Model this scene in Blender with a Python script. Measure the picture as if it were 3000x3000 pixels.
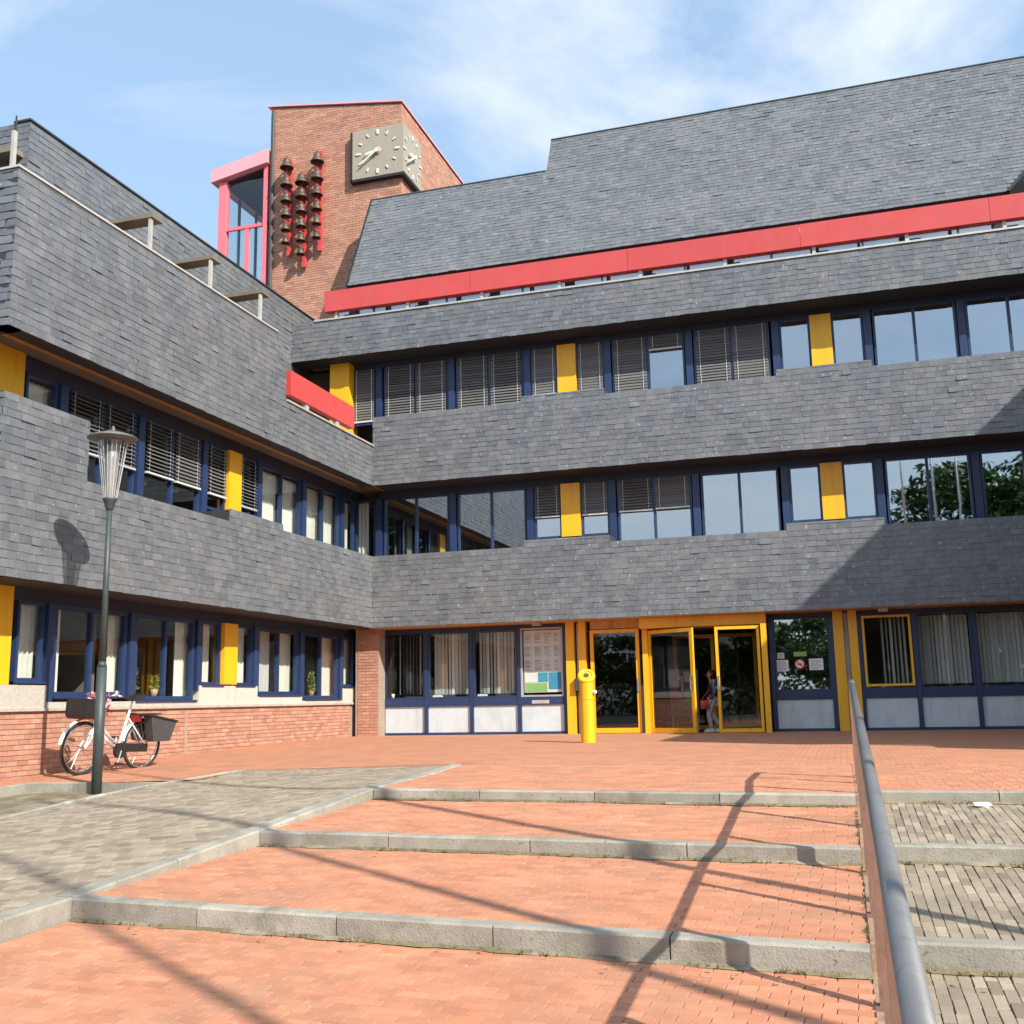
import bpy, math, random
from mathutils import Vector, Matrix
random.seed(7)
for o in list(bpy.data.objects): bpy.data.objects.remove(o)
SC = bpy.context.scene
COL = SC.collection
rad = math.radians

# ------------------------------------------------------------------ camera
CAM = Vector((0, 0, .8)); FPX = 3112.29
YAW, PITCH, ROLL = -0.294185, 0.175678, -0.020048
cd = bpy.data.cameras.new('camera'); cam = bpy.data.objects.new('camera', cd); COL.objects.link(cam)
cd.sensor_width = 36; cd.sensor_fit = 'HORIZONTAL'; cd.lens = 36 * FPX / 3000
cd.clip_start = .05; cd.clip_end = 6000
fw = Vector((math.sin(YAW) * math.cos(PITCH), math.cos(YAW) * math.cos(PITCH), math.sin(PITCH)))
ri = Vector((math.cos(YAW), -math.sin(YAW), 0)); up = ri.cross(fw)
r2 = ri * math.cos(ROLL) + up * math.sin(ROLL); u2 = up * math.cos(ROLL) - ri * math.sin(ROLL)
cam.matrix_world = Matrix.Translation(CAM) @ Matrix((r2, u2, -fw)).transposed().to_4x4()
SC.camera = cam

# ------------------------------------------------------------------ sky, sun, exposure
SUN_EL = 36.8; SHX, SHY = -.824, .5666                       # shadows fall along (SHX, SHY)
W = bpy.data.worlds.new('World'); SC.world = W; W.use_nodes = True
nt = W.node_tree; nt.nodes.clear()
wo = nt.nodes.new('ShaderNodeOutputWorld'); bg = nt.nodes.new('ShaderNodeBackground')
sky = nt.nodes.new('ShaderNodeTexSky'); sky.sky_type = 'NISHITA'; sky.sun_disc = False
sky.sun_elevation = rad(SUN_EL); sky.sun_rotation = math.atan2(-SHX, -SHY)
sky.air_density = 1.0; sky.dust_density = 1.2; sky.ozone_density = 1.3
tc = nt.nodes.new('ShaderNodeTexCoord')
mp = nt.nodes.new('ShaderNodeMapping'); mp.inputs['Scale'].default_value = (1.0, 1.0, 2.6)
mp.inputs['Location'].default_value = (7.7, 3.3, 2.9); mp.inputs['Rotation'].default_value = (0, rad(18), rad(25))
nz = nt.nodes.new('ShaderNodeTexNoise'); nz.inputs['Scale'].default_value = 2.1; nz.inputs['Detail'].default_value = 9
nz.inputs['Roughness'].default_value = .58; nz.inputs['Distortion'].default_value = .45
cr = nt.nodes.new('ShaderNodeValToRGB'); cr.color_ramp.elements[0].position = .43; cr.color_ramp.elements[1].position = .72
cr.color_ramp.elements[0].color = (.0, .0, .0, 1); cr.color_ramp.elements[1].color = (.9, .9, .9, 1)
mv = nt.nodes.new('ShaderNodeMixRGB'); mv.inputs['Fac'].default_value = .48; mv.inputs['Color2'].default_value = (2.9, 4.2, 5.7, 1)   # thin high veil
mx = nt.nodes.new('ShaderNodeMixRGB'); mx.inputs['Color2'].default_value = (5.6, 5.7, 5.9, 1)
L_ = nt.links.new
L_(tc.outputs['Generated'], mp.inputs['Vector']); L_(mp.outputs['Vector'], nz.inputs['Vector']); L_(nz.outputs['Fac'], cr.inputs['Fac'])
L_(cr.outputs['Color'], mx.inputs['Fac']); L_(sky.outputs['Color'], mv.inputs['Color1']); L_(mv.outputs['Color'], mx.inputs['Color1']); L_(mx.outputs['Color'], bg.inputs['Color'])
bg.inputs['Strength'].default_value = .13
L_(bg.outputs['Background'], wo.inputs['Surface'])
sd = bpy.data.lights.new('sun', 'SUN'); sun = bpy.data.objects.new('sun', sd); COL.objects.link(sun)
sd.energy = 4.4; sd.angle = rad(.53); sd.color = (1, .945, .85)
ld = Vector((SHX * math.cos(rad(SUN_EL)), SHY * math.cos(rad(SUN_EL)), -math.sin(rad(SUN_EL))))
sun.rotation_euler = ld.to_track_quat('-Z', 'Y').to_euler(); sun.location = (30, -25, 40)
SC.view_settings.view_transform = 'Standard'; SC.view_settings.look = 'None'
SC.view_settings.gamma = 1; SC.view_settings.use_curve_mapping = False
SC.view_settings.exposure = .75

# ------------------------------------------------------------------ materials
MATS = {}
def new_mat(name):
    m = bpy.data.materials.new(name); m.use_nodes = True; MATS[name] = m
    b = m.node_tree.nodes['Principled BSDF']
    return m, m.node_tree, b
def vmat(name, ca, cb, rough=.7, amp=.25, nscale=6, namp=.25, bump=0, bscale=60, metallic=0, spec=.5, stain=None, streak=None, speck=None):
    """two base colours mixed piece by piece (attribute rnd or the object's own random), noise wear, optional stains"""
    m, t, b = new_mat(name); N = t.nodes.new; K = t.links.new
    at = N('ShaderNodeAttribute'); at.attribute_name = 'rnd'
    oi = N('ShaderNodeObjectInfo'); ad = N('ShaderNodeMath'); ad.operation = 'ADD'
    fr = N('ShaderNodeMath'); fr.operation = 'FRACT'
    K(at.outputs['Fac'], ad.inputs[0]); K(oi.outputs['Random'], ad.inputs[1]); K(ad.outputs[0], fr.inputs[0])
    mixc = N('ShaderNodeMixRGB'); mixc.inputs['Color1'].default_value = (*ca, 1); mixc.inputs['Color2'].default_value = (*cb, 1)
    K(fr.outputs[0], mixc.inputs['Fac'])
    # second pseudo random for value
    m1 = N('ShaderNodeMath'); m1.operation = 'MULTIPLY'; m1.inputs[1].default_value = 17.31
    f1 = N('ShaderNodeMath'); f1.operation = 'FRACT'; K(fr.outputs[0], m1.inputs[0]); K(m1.outputs[0], f1.inputs[0])
    v1 = N('ShaderNodeMapRange'); v1.inputs['To Min'].default_value = 1 - amp; v1.inputs['To Max'].default_value = 1 + amp
    K(f1.outputs[0], v1.inputs['Value'])
    gp = N('ShaderNodeNewGeometry'); no = N('ShaderNodeTexNoise'); no.inputs['Scale'].default_value = nscale
    no.inputs['Detail'].default_value = 6; no.inputs['Roughness'].default_value = .65
    K(gp.outputs['Position'], no.inputs['Vector'])
    v2 = N('ShaderNodeMapRange'); v2.inputs['From Min'].default_value = .25; v2.inputs['From Max'].default_value = .75
    v2.inputs['To Min'].default_value = 1 - namp; v2.inputs['To Max'].default_value = 1 + namp
    K(no.outputs['Fac'], v2.inputs['Value'])
    mm = N('ShaderNodeMath'); mm.operation = 'MULTIPLY'; K(v1.outputs[0], mm.inputs[0]); K(v2.outputs[0], mm.inputs[1])
    sc = N('ShaderNodeVectorMath'); sc.operation = 'SCALE'; K(mixc.outputs[0], sc.inputs[0]); K(mm.outputs[0], sc.inputs['Scale'])
    last = sc.outputs[0]
    if stain:
        (scol, sscale, lo, hi) = stain
        n2 = N('ShaderNodeTexNoise'); n2.inputs['Scale'].default_value = sscale; n2.inputs['Detail'].default_value = 7
        n2.inputs['Roughness'].default_value = .7
        K(gp.outputs['Position'], n2.inputs['Vector'])
        r = N('ShaderNodeMapRange'); r.inputs['From Min'].default_value = lo; r.inputs['From Max'].default_value = hi
        K(n2.outputs['Fac'], r.inputs['Value'])
        mxs = N('ShaderNodeMixRGB'); mxs.inputs['Color2'].default_value = (*scol, 1)
        K(r.outputs[0], mxs.inputs['Fac']); K(last, mxs.inputs['Color1']); last = mxs.outputs[0]
    if speck:                                                 # gum, lichen and grit spots; on slate, glints painted into the colour
        (scol, sscale, lo, hi) = speck
        n4 = N('ShaderNodeTexNoise'); n4.inputs['Scale'].default_value = sscale; n4.inputs['Detail'].default_value = 2
        K(gp.outputs['Position'], n4.inputs['Vector'])
        r = N('ShaderNodeMapRange'); r.inputs['From Min'].default_value = lo; r.inputs['From Max'].default_value = hi; r.inputs['To Max'].default_value = .7
        K(n4.outputs['Fac'], r.inputs['Value'])
        mxs = N('ShaderNodeMixRGB'); mxs.inputs['Color2'].default_value = (*scol, 1)
        K(r.outputs[0], mxs.inputs['Fac']); K(last, mxs.inputs['Color1']); last = mxs.outputs[0]
    if streak:
        (scol, sscale, lo, hi) = streak                       # rain streaks: noise stretched down the wall
        mp_ = N('ShaderNodeMapping'); mp_.inputs['Scale'].default_value = (sscale, sscale, sscale * .12)
        n3 = N('ShaderNodeTexNoise'); n3.inputs['Scale'].default_value = 1; n3.inputs['Detail'].default_value = 5
        K(gp.outputs['Position'], mp_.inputs['Vector']); K(mp_.outputs[0], n3.inputs['Vector'])
        r = N('ShaderNodeMapRange'); r.inputs['From Min'].default_value = lo; r.inputs['From Max'].default_value = hi
        r.inputs['To Max'].default_value = .6
        K(n3.outputs['Fac'], r.inputs['Value'])
        mxs = N('ShaderNodeMixRGB'); mxs.inputs['Color2'].default_value = (*scol, 1)
        K(r.outputs[0], mxs.inputs['Fac']); K(last, mxs.inputs['Color1']); last = mxs.outputs[0]
    K(last, b.inputs['Base Color'])
    rr = N('ShaderNodeMapRange'); rr.inputs['To Min'].default_value = max(0, rough - .1); rr.inputs['To Max'].default_value = min(1, rough + .1)
    K(no.outputs['Fac'], rr.inputs['Value']); K(rr.outputs[0], b.inputs['Roughness'])
    b.inputs['Metallic'].default_value = metallic; b.inputs['Specular IOR Level'].default_value = spec
    if bump:
        nb = N('ShaderNodeTexNoise'); nb.inputs['Scale'].default_value = bscale; nb.inputs['Detail'].default_value = 4
        K(gp.outputs['Position'], nb.inputs['Vector'])
        bu = N('ShaderNodeBump'); bu.inputs['Strength'].default_value = bump; bu.inputs['Distance'].default_value = .01
        K(nb.outputs['Fac'], bu.inputs['Height']); K(bu.outputs[0], b.inputs['Normal'])
    return m
vmat('slate', (.112, .125, .14), (.136, .143, .15), .35, .15, 5, .2, bump=.35, bscale=45, spec=.6, stain=((.19, .19, .183), .9, .5, .86), streak=((.2, .195, .18), 2.6, .56, .9), speck=((.42, .41, .38), 15, .66, .76))  # pale specks paint the glints of light into the slate colour
vmat('slate_dark', (.03, .033, .038), (.04, .04, .043), .7, .1, 5, .2)
vmat('brick', (.39, .185, .125), (.46, .25, .175), .85, .13, 8, .14, bump=.4, bscale=90, stain=((.42, .33, .26), 1.3, .6, .9))
vmat('mortar', (.33, .26, .2), (.33, .26, .2), .95, .05, 12, .2, bump=.3)
vmat('red_paver', (.46, .187, .1), (.505, .225, .128), .85, .11, 3, .18, bump=.5, bscale=120, stain=((.32, .18, .115), 1.1, .47, .8), speck=((.62, .42, .3), 34, .7, .74))
vmat('paver_joint', (.27, .17, .11), (.27, .17, .11), .95, .1, 20, .35, bump=.4)
vmat('grey_paver', (.24, .195, .14), (.32, .26, .19), .88, .22, 3, .2, bump=.5, bscale=120, stain=((.21, .185, .125), 1.4, .55, .88))
vmat('grey_joint', (.13, .115, .075), (.13, .115, .075), .95, .1, 14, .4, bump=.5)
vmat('concrete', (.34, .31, .26), (.38, .35, .3), .85, .12, 4, .2, bump=.4, bscale=70, stain=((.22, .21, .14), 2.2, .55, .8))
vmat('kerb_concrete', (.28, .26, .215), (.34, .315, .265), .85, .16, 4, .25, bump=.45, bscale=80, stain=((.15, .14, .09), 2.6, .47, .76), speck=((.1, .095, .06), 30, .68, .74))
vmat('pebble_concrete', (.45, .42, .36), (.5, .47, .41), .85, .1, 22, .18, bump=.6, bscale=55, stain=((.34, .35, .26), 2.5, .56, .85), streak=((.3, .29, .24), 5, .55, .8))
vmat('clock_stone', (.33, .295, .24), (.33, .295, .24), .85, .05, 26, .2, bump=.5, bscale=60, streak=((.33, .31, .27), 6, .5, .8))
vmat('blue_frame', (.016, .034, .095), (.02, .04, .108), .42, .12, 3, .12)
vmat('dark_frame', (.022, .028, .05), (.03, .036, .06), .5, .1, 3, .15)
vmat('yellow_paint', (.82, .415, .01), (.82, .435, .013), .4, .04, 2.5, .06, streak=((.5, .27, .04), 7, .52, .85), speck=((.4, .22, .05), 20, .7, .8))
vmat('red_paint', (.5, .062, .06), (.5, .062, .06), .45, .03, 2, .06, streak=((.4, .1, .085), 5, .5, .88))
vmat('pink_paint', (.7, .16, .2), (.7, .16, .2), .45, .03, 2, .06)
vmat('wood_soffit', (.46, .24, .085), (.54, .29, .1), .6, .25, 8, .25, bump=.2, streak=((.2, .1, .04), 9, .5, .8))
vmat('beam_grey', (.17, .13, .09), (.19, .15, .1), .7, .1, 6, .2)
vmat('pale_pink', (.72, .33, .37), (.72, .33, .37), .5, .03, 3, .08)
vmat('zinc', (.47, .45, .41), (.5, .48, .44), .5, .06, 5, .12, metallic=.3)
vmat('steel_tube', (.2, .2, .2), (.2, .2, .2), .42, .03, 6, .15, metallic=.45, stain=((.13, .115, .1), 11, .55, .8))
vmat('brown_post', (.21, .115, .08), (.24, .13, .09), .6, .1, 20, .2, stain=((.12, .06, .04), 12, .55, .8))
vmat('lamp_green', (.045, .058, .056), (.045, .058, .056), .5, .03, 12, .2)
vmat('lamp_cap', (.13, .12, .12), (.13, .12, .12), .5, .03, 12, .2)
vmat('white_panel', (.53, .6, .63), (.57, .64, .67), .3, .06, 3, .06, stain=((.36, .4, .4), 1.2, .5, .9), streak=((.3, .33, .32), 6, .55, .85))
vmat('blind_slat', (.11, .109, .107), (.15, .147, .143), .45, .12, 3, .1)
vmat('blind_rail', (.55, .55, .54), (.55, .55, .54), .4, .05, 3, .1)
vmat('clock_mark', (.66, .62, .53), (.66, .62, .53), .7, .03, 9, .1)
vmat('curtain', (.66, .63, .56), (.72, .7, .62), .9, .08, 3, .06)
vmat('vertical_blind', (.42, .43, .42), (.6, .6, .57), .85, .15, 3, .08)
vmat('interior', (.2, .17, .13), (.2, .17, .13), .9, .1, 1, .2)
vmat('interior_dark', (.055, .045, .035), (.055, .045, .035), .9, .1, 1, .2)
vmat('moss_ground', (.15, .125, .07), (.15, .125, .07), .95, .1, 3, .3, bump=.8, bscale=40, stain=((.33, .28, .22), 2.2, .48, .7))
vmat('asphalt', (.06, .06, .06), (.06, .06, .06), .9, .05, 2, .2, bump=.5)
vmat('bronze', (.11, .075, .058), (.13, .09, .07), .5, .12, 12, .25, metallic=.6, stain=((.13, .17, .14), 9, .5, .8))
vmat('black', (.012, .012, .013), (.02, .02, .02), .5, .1, 3, .1)
vmat('rubber', (.018, .018, .018), (.02, .02, .02), .7, .1, 3, .1)
vmat('white_paint', (.78, .78, .76), (.8, .8, .78), .4, .04, 3, .06)
vmat('paper', (.74, .74, .76), (.8, .8, .78), .8, .06, 3, .04)
vmat('ink', (.09, .09, .16), (.25, .26, .32), .8, .1, 3, .1)
vmat('paper_blue', (.06, .3, .52), (.1, .4, .55), .8, .1, 3, .1)
vmat('paper_green', (.2, .42, .1), (.3, .5, .18), .8, .1, 3, .1)
vmat('sign_red', (.62, .05, .05), (.62, .05, .05), .6, .05, 3, .05)
vmat('chrome', (.6, .6, .6), (.6, .6, .6), .25, .02, 3, .1, metallic=.95)
vmat('bag_grey', (.05, .053, .052), (.07, .072, .07), .7, .1, 9, .2)
vmat('flower_pink', (.62, .09, .2), (.72, .3, .4), .8, .2, 3, .1)
vmat('dark_red', (.22, .015, .015), (.3, .02, .02), .45, .1, 3, .1)
vmat('skin', (.6, .37, .26), (.6, .37, .26), .6, .02, 3, .05)
vmat('hair', (.025, .017, .012), (.025, .017, .012), .5, .02, 30, .2)
vmat('jacket', (.025, .028, .05), (.025, .028, .05), .8, .02, 9, .2)
vmat('trousers', (.5, .48, .46), (.5, .48, .46), .85, .02, 9, .12)
vmat('leaf', (.045, .1, .02), (.1, .16, .035), .55, .3, 3, .2)
vmat('leaf_bright', (.12, .2, .03), (.2, .26, .05), .55, .3, 3, .2)
vmat('weed', (.1, .11, .03), (.17, .15, .06), .8, .3, 3, .2)
vmat('dry_leaf', (.25, .13, .05), (.33, .2, .08), .8, .3, 3, .2)
vmat('bark', (.09, .065, .045), (.11, .08, .05), .9, .1, 12, .3, bump=.5)
vmat('pot', (.42, .2, .12), (.5, .42, .3), .7, .2, 4, .1)
vmat('roof_tile', (.28, .1, .06), (.34, .13, .08), .8, .2, 4, .2)
vmat('frost', (.72, .7, .68), (.72, .7, .68), .3, .02, 6, .08)
# frosted lamp glass lets light through
_m = MATS['frost']; _b = _m.node_tree.nodes['Principled BSDF']; _b.inputs['Transmission Weight'].default_value = .3
def glass(name, base, tint):
    m, t, b = new_mat(name); N = t.nodes.new; K = t.links.new
    t.nodes.remove(b); out = t.nodes['Material Output']
    tr = N('ShaderNodeBsdfTransparent'); tr.inputs['Color'].default_value = (*tint, 1)
    gl = N('ShaderNodeBsdfGlossy'); gl.inputs['Roughness'].default_value = .012; gl.inputs['Color'].default_value = (.93, .97, 1, 1)
    # panes are never perfectly flat: a broad, faint waviness
    gp = N('ShaderNodeNewGeometry'); no = N('ShaderNodeTexNoise'); no.inputs['Scale'].default_value = 1.3
    K(gp.outputs['Position'], no.inputs['Vector'])
    bu = N('ShaderNodeBump'); bu.inputs['Strength'].default_value = .03; bu.inputs['Distance'].default_value = .02
    K(no.outputs['Fac'], bu.inputs['Height']); K(bu.outputs[0], gl.inputs['Normal'])
    lw = N('ShaderNodeLayerWeight'); lw.inputs['Blend'].default_value = .5
    pw = N('ShaderNodeMath'); pw.operation = 'POWER'; pw.inputs[1].default_value = 5; K(lw.outputs['Facing'], pw.inputs[0])
    mr = N('ShaderNodeMapRange'); mr.inputs['To Min'].default_value = base; mr.inputs['To Max'].default_value = 1
    K(pw.outputs[0], mr.inputs['Value'])
    mi = N('ShaderNodeMixShader'); K(mr.outputs[0], mi.inputs['Fac']); K(tr.outputs[0], mi.inputs[1]); K(gl.outputs[0], mi.inputs[2])
    K(mi.outputs[0], out.inputs['Surface'])
glass('coated_glass', .34, (.7, .75, .75))
glass('clear_glass', .045, (.94, .96, .95))
glass('door_glass', .06, (.72, .72, .7))
glass('lamp_glass', .16, (.8, .79, .78))

# ------------------------------------------------------------------ mesh and object helpers
class MB:
    def __init__(s): s.v = []; s.f = []; s.m = []; s.r = []; s.cur = 0; s.rv = 0.0
    def face(s, idx): s.f.append(tuple(idx)); s.m.append(s.cur); s.r.append(s.rv)
    def add(s, verts, faces):
        n = len(s.v); s.v.extend([tuple(v) for v in verts])
        for f in faces: s.face([n + i for i in f])
        return s
    def box(s, x0, x1, y0, y1, z0, z1):
        if x0 > x1: x0, x1 = x1, x0
        if y0 > y1: y0, y1 = y1, y0
        if z0 > z1: z0, z1 = z1, z0
        return s.add([(x0,y0,z0),(x1,y0,z0),(x1,y1,z0),(x0,y1,z0),(x0,y0,z1),(x1,y0,z1),(x1,y1,z1),(x0,y1,z1)],
              [(3,2,1,0),(4,5,6,7),(0,1,5,4),(1,2,6,5),(2,3,7,6),(3,0,4,7)])
    def obox(s, c, ax, ay, az):
        c = Vector(c); ax = Vector(ax); ay = Vector(ay); az = Vector(az); p = []
        for k in (-1, 1):
            for (i, j) in ((-1,-1),(1,-1),(1,1),(-1,1)): p.append(c + ax*i + ay*j + az*k)
        return s.add(p, [(3,2,1,0),(4,5,6,7),(0,1,5,4),(1,2,6,5),(2,3,7,6),(3,0,4,7)])
    def cyl(s, a, b, ra, rb=None, n=12, caps=True):
        a = Vector(a); b = Vector(b); rb = ra if rb is None else rb
        d = (b - a).normalized(); t = Vector((0,0,1)) if abs(d.z) < .9 else Vector((1,0,0))
        x = d.cross(t).normalized(); y = d.cross(x)
        p = []
        for q, r in ((a, ra), (b, rb)):
            for i in range(n):
                an = 2*math.pi*i/n; p.append(q + x*math.cos(an)*r + y*math.sin(an)*r)
        fs = [(i, (i+1) % n, n+(i+1) % n, n+i) for i in range(n)]
        if caps: fs += [tuple(range(n-1, -1, -1)), tuple(range(n, 2*n))]
        return s.add(p, fs)
    def tube(s, pts, r, n=8):
        for a, b in zip(pts[:-1], pts[1:]): s.cyl(a, b, r, r, n)
        return s
    def lathe(s, c, prof, n=20, axis=None):
        c = Vector(c); p = []
        for (r, z) in prof:
            for i in range(n):
                an = 2*math.pi*i/n; p.append(c + Vector((r*math.cos(an), r*math.sin(an), z)))
        fs = []
        for k in range(len(prof)-1):
            for i in range(n): fs.append((k*n+i, k*n+(i+1) % n, (k+1)*n+(i+1) % n, (k+1)*n+i))
        return s.add(p, fs)
    def torus(s, c, ax, R, r, n=28, k=8):
        c = Vector(c); ax = Vector(ax).normalized(); t = Vector((0,0,1)) if abs(ax.z) < .9 else Vector((1,0,0))
        x = ax.cross(t).normalized(); y = ax.cross(x); p = []
        for i in range(n):
            a = 2*math.pi*i/n; d = x*math.cos(a) + y*math.sin(a)
            for j in range(k):
                b = 2*math.pi*j/k; p.append(c + d*(R + r*math.cos(b)) + ax*r*math.sin(b))
        return s.add(p, [(i*k+j, ((i+1)%n)*k+j, ((i+1)%n)*k+(j+1)%k, i*k+(j+1)%k) for i in range(n) for j in range(k)])
    def prism(s, poly, fn, d0, d1):
        """poly: list of (u,v); fn(u,d,v)->xyz"""
        n = len(poly); a = [fn(u, d0, v) for u, v in poly]; b = [fn(u, d1, v) for u, v in poly]
        return s.add(a + b, [tuple(range(n)), tuple(range(2*n-1, n-1, -1))] + [(i, n+i, n+(i+1) % n, (i+1) % n) for i in range(n)])
    def mesh(s, name, mats, smooth=False):
        me = bpy.data.meshes.new(name); me.from_pydata(s.v, [], s.f)
        for m in mats: me.materials.append(MATS[m])
        me.polygons.foreach_set('material_index', s.m)
        if any(s.r):
            at = me.attributes.new('rnd', 'FLOAT', 'FACE'); at.data.foreach_set('value', s.r)
        if smooth:
            me.polygons.foreach_set('use_smooth', [True]*len(s.f))
        me.update(); me.validate()
        return me
WL = {}
def link(name, data, parent=None, M=None):
    o = bpy.data.objects.new(name, data); COL.objects.link(o)
    M = M or Matrix.Identity(4); WL[o] = M.copy()
    if parent is not None:
        o.parent = parent; o.matrix_basis = WL[parent].inverted() @ M
    else: o.matrix_basis = M
    return o
def part(name, mb, mats, parent, smooth=False):
    return link(name, mb.mesh(name, [mats] if isinstance(mats, str) else mats, smooth), parent)
def tag(o, label=None, cat=None, group=None, kind=None):
    if label: o['label'] = label
    if cat: o['category'] = cat
    if group: o['group'] = group
    if kind: o['kind'] = kind
    return o
def thing(name, loc, label, cat, group=None, rz=0):
    o = link(name, None, None, Matrix.Translation(Vector(loc)) @ Matrix.Rotation(rz, 4, 'Z'))
    o.empty_display_size = .2
    return tag(o, label, cat, group)
def lpart(name, mb, mats, parent, smooth=False):
    """vertices given in the parent's own frame"""
    me = mb.mesh(name, [mats] if isinstance(mats, str) else mats, smooth)
    return link(name, me, parent, WL[parent])

# ------------------------------------------------------------------ main dimensions
YB, YG, XB, XG = 23.9, 24.75, -10.87, -11.72      # cladding faces and glazing planes of the two wings
S1, S2, S3 = 2.62, 6.16, 9.63                      # undersides of the three slate bands
XK = 6.07; YK = 13.5                               # the third wing, right of the picture
YE = 11.6                                          # near end of the left wing
PRB = lambda u, d, z: (u, YG - d, z)               # right wing cladding: u = X, d = outwards
PLB = lambda u, d, z: (XG + d, u, z)               # left wing cladding: u = Y
KR, KL = YG/24.55, XG/-11.52                       # bay grid was measured on nearer planes
PR = lambda u, d, z: (u*KR, YG - d, .8 + (z-.8)*KR)
PL = lambda u, d, z: (XG + d, u*KL, .8 + (z-.8)*KL)
def pbox(mb, P, u0, u1, d0, d1, z0, z1):
    a = P(u0, d0, z0); b = P(u1, d1, z1); return mb.box(a[0], b[0], a[1], b[1], a[2], b[2])

# ------------------------------------------------------------------ ground and paving
def struct(name, mb, mats, smooth=False):
    return tag(part(name, mb, mats, None, smooth), kind='structure')
mb = MB(); mb.add([(-3000,-3000,-1.6),(3000,-3000,-1.6),(3000,3000,-1.6),(-3000,3000,-1.6)], [(0,1,2,3)])
ground = struct('ground', mb, 'asphalt')
def lerp(a, b, t): return a + (b - a)*t
def V(*a): return Vector(a)
# step noses (left wing of the steps, then the cobbled side right of the railing)
K1l, K1r = V(-4.26, 9.41, 0), V(.045, 9.06, 0)
K2l, K2r = V(-4.47, 7.72, -.19), V(.045, 7.44, -.19)
K3l, K3r = V(-4.74, 5.9, -.39), V(.045, 5.5, -.39)
H1, H2, H3 = .09, .105, .125
KW = .14
def dn(v, h): return V(v.x, v.y, v.z - h)
def sh(v, dy): return V(v.x, v.y + dy, v.z)
BED = .008
def bilin(q, s, t): return lerp(lerp(q[0], q[1], s), lerp(q[3], q[2], s), t)
PV = {'red': [], 'grey': []}
def pave(q, kind, L, Wd, along='s', bond=.5, joint=.0045, jit=.0014, wob=.0):
    """lay pavers over the quad q (q0 q1 far edge, q3 q2 near edge); rows run along s or t"""
    ls = ((q[1]-q[0]).length + (q[2]-q[3]).length)/2; lt = ((q[3]-q[0]).length + (q[2]-q[1]).length)/2
    la, lr = (ls, lt) if along == 's' else (lt, ls)
    nr = max(1, round(lr/Wd)); 
    for r in range(nr):
        b0, b1 = r/nr, (r+1)/nr
        off = (r % 2)*bond*L + random.uniform(-.012, .012)
        x = -off
        while x < la:
            a0, a1 = max(0, x)/la, min(la, x+L)/la; x += L
            if (a1-a0)*la < .02: continue
            am, bm = (a0+a1)/2, (b0+b1)/2
            P = (lambda a, b: bilin(q, a, b)) if along == 's' else (lambda a, b: bilin(q, b, a))
            c = P(am, bm); da = P(a1, bm) - P(a0, bm); db = P(am, b1) - P(am, b0)
            n = da.cross(db).normalized()
            if n.z < 0: n = -n
            la_, lb_ = da.length - joint, db.length - joint
            da.normalize(); db = n.cross(da)
            n = (n + da*random.uniform(-.012, .012) + db*random.uniform(-.012, .012)).normalized()
            da = (da - n*da.dot(n)).normalized(); db = n.cross(da)
            if wob:
                w_ = random.uniform(-wob, wob)*6; da = (da + db*w_).normalized(); db = n.cross(da); la_ *= random.uniform(.97, 1); lb_ *= random.uniform(.93, 1.03); c = c + db*random.uniform(-wob, wob)
            c = c + n*(.0028*math.sin(c.x*2.3+1)*math.sin(c.y*2.9))
            c = c + n*(BED + random.uniform(-jit, jit))
            PV[kind].append((c, da*la_, db*lb_, n))
PTEMP = [(-.5,-.5,-.016),(.5,-.5,-.016),(.5,.5,-.016),(-.5,.5,-.016),(-.5,-.5,-.004),(.5,-.5,-.004),(.5,.5,-.004),(-.5,.5,-.004),(-.482,-.465,0),(.482,-.465,0),(.482,.465,0),(-.482,.465,0)]
PF = [(0,1,5,4),(1,2,6,5),(2,3,7,6),(3,0,4,7),(4,5,9,8),(5,6,10,9),(6,7,11,10),(7,4,8,11),(8,9,10,11)]
# bedding sheets
bed_red = MB(); bed_grey = MB()
def sheet(mb, q, n=10):
    for i in range(n):
        for j in range(n):
            a, b, c, d = i/n, (i+1)/n, j/n, (j+1)/n
            mb.add([bilin(q, c, a), bilin(q, d, a), bilin(q, d, b), bilin(q, c, b)], [(3, 2, 1, 0)])
T1 = [dn(K1l, H1), dn(K1r, H1), sh(K2r, KW), sh(K2l, KW)]
T2 = [dn(K2l, H2), dn(K2r, H2), sh(K3r, KW), sh(K3l, KW)]
T3 = [dn(K3l, H3), dn(K3r, H3), V(.045, 1.2, -.77), V(-5.4, 1.2, -.80)]
for q in (T1, T2, T3): sheet(bed_red, q); pave(q, 'red', .155, .078)
# cobbled side right of the railing
XR = 9.5
J1, J2, J3 = 9.42, 7.57, 5.68
G1 = [V(.13, J1, -.09), V(XR, J1, -.09), V(XR, J2+KW, -.19), V(.13, J2+KW, -.19)]
G2 = [V(.13, J2, -.295), V(XR, J2, -.295), V(XR, J3+KW, -.39), V(.13, J3+KW, -.39)]
G3 = [V(.13, J3, -.515), V(XR, J3, -.515), V(XR, 1.2, -.77), V(.13, 1.2, -.77)]
for q in (G1, G2, G3):
    sheet(bed_grey, q)
    q2 = [q[0], lerp(q[0], q[1], .42), lerp(q[3], q[2], .42), q[3]]
    pave(q2, 'grey', .19, .058, along='t', joint=.002, jit=.003, wob=.0025)
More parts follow.
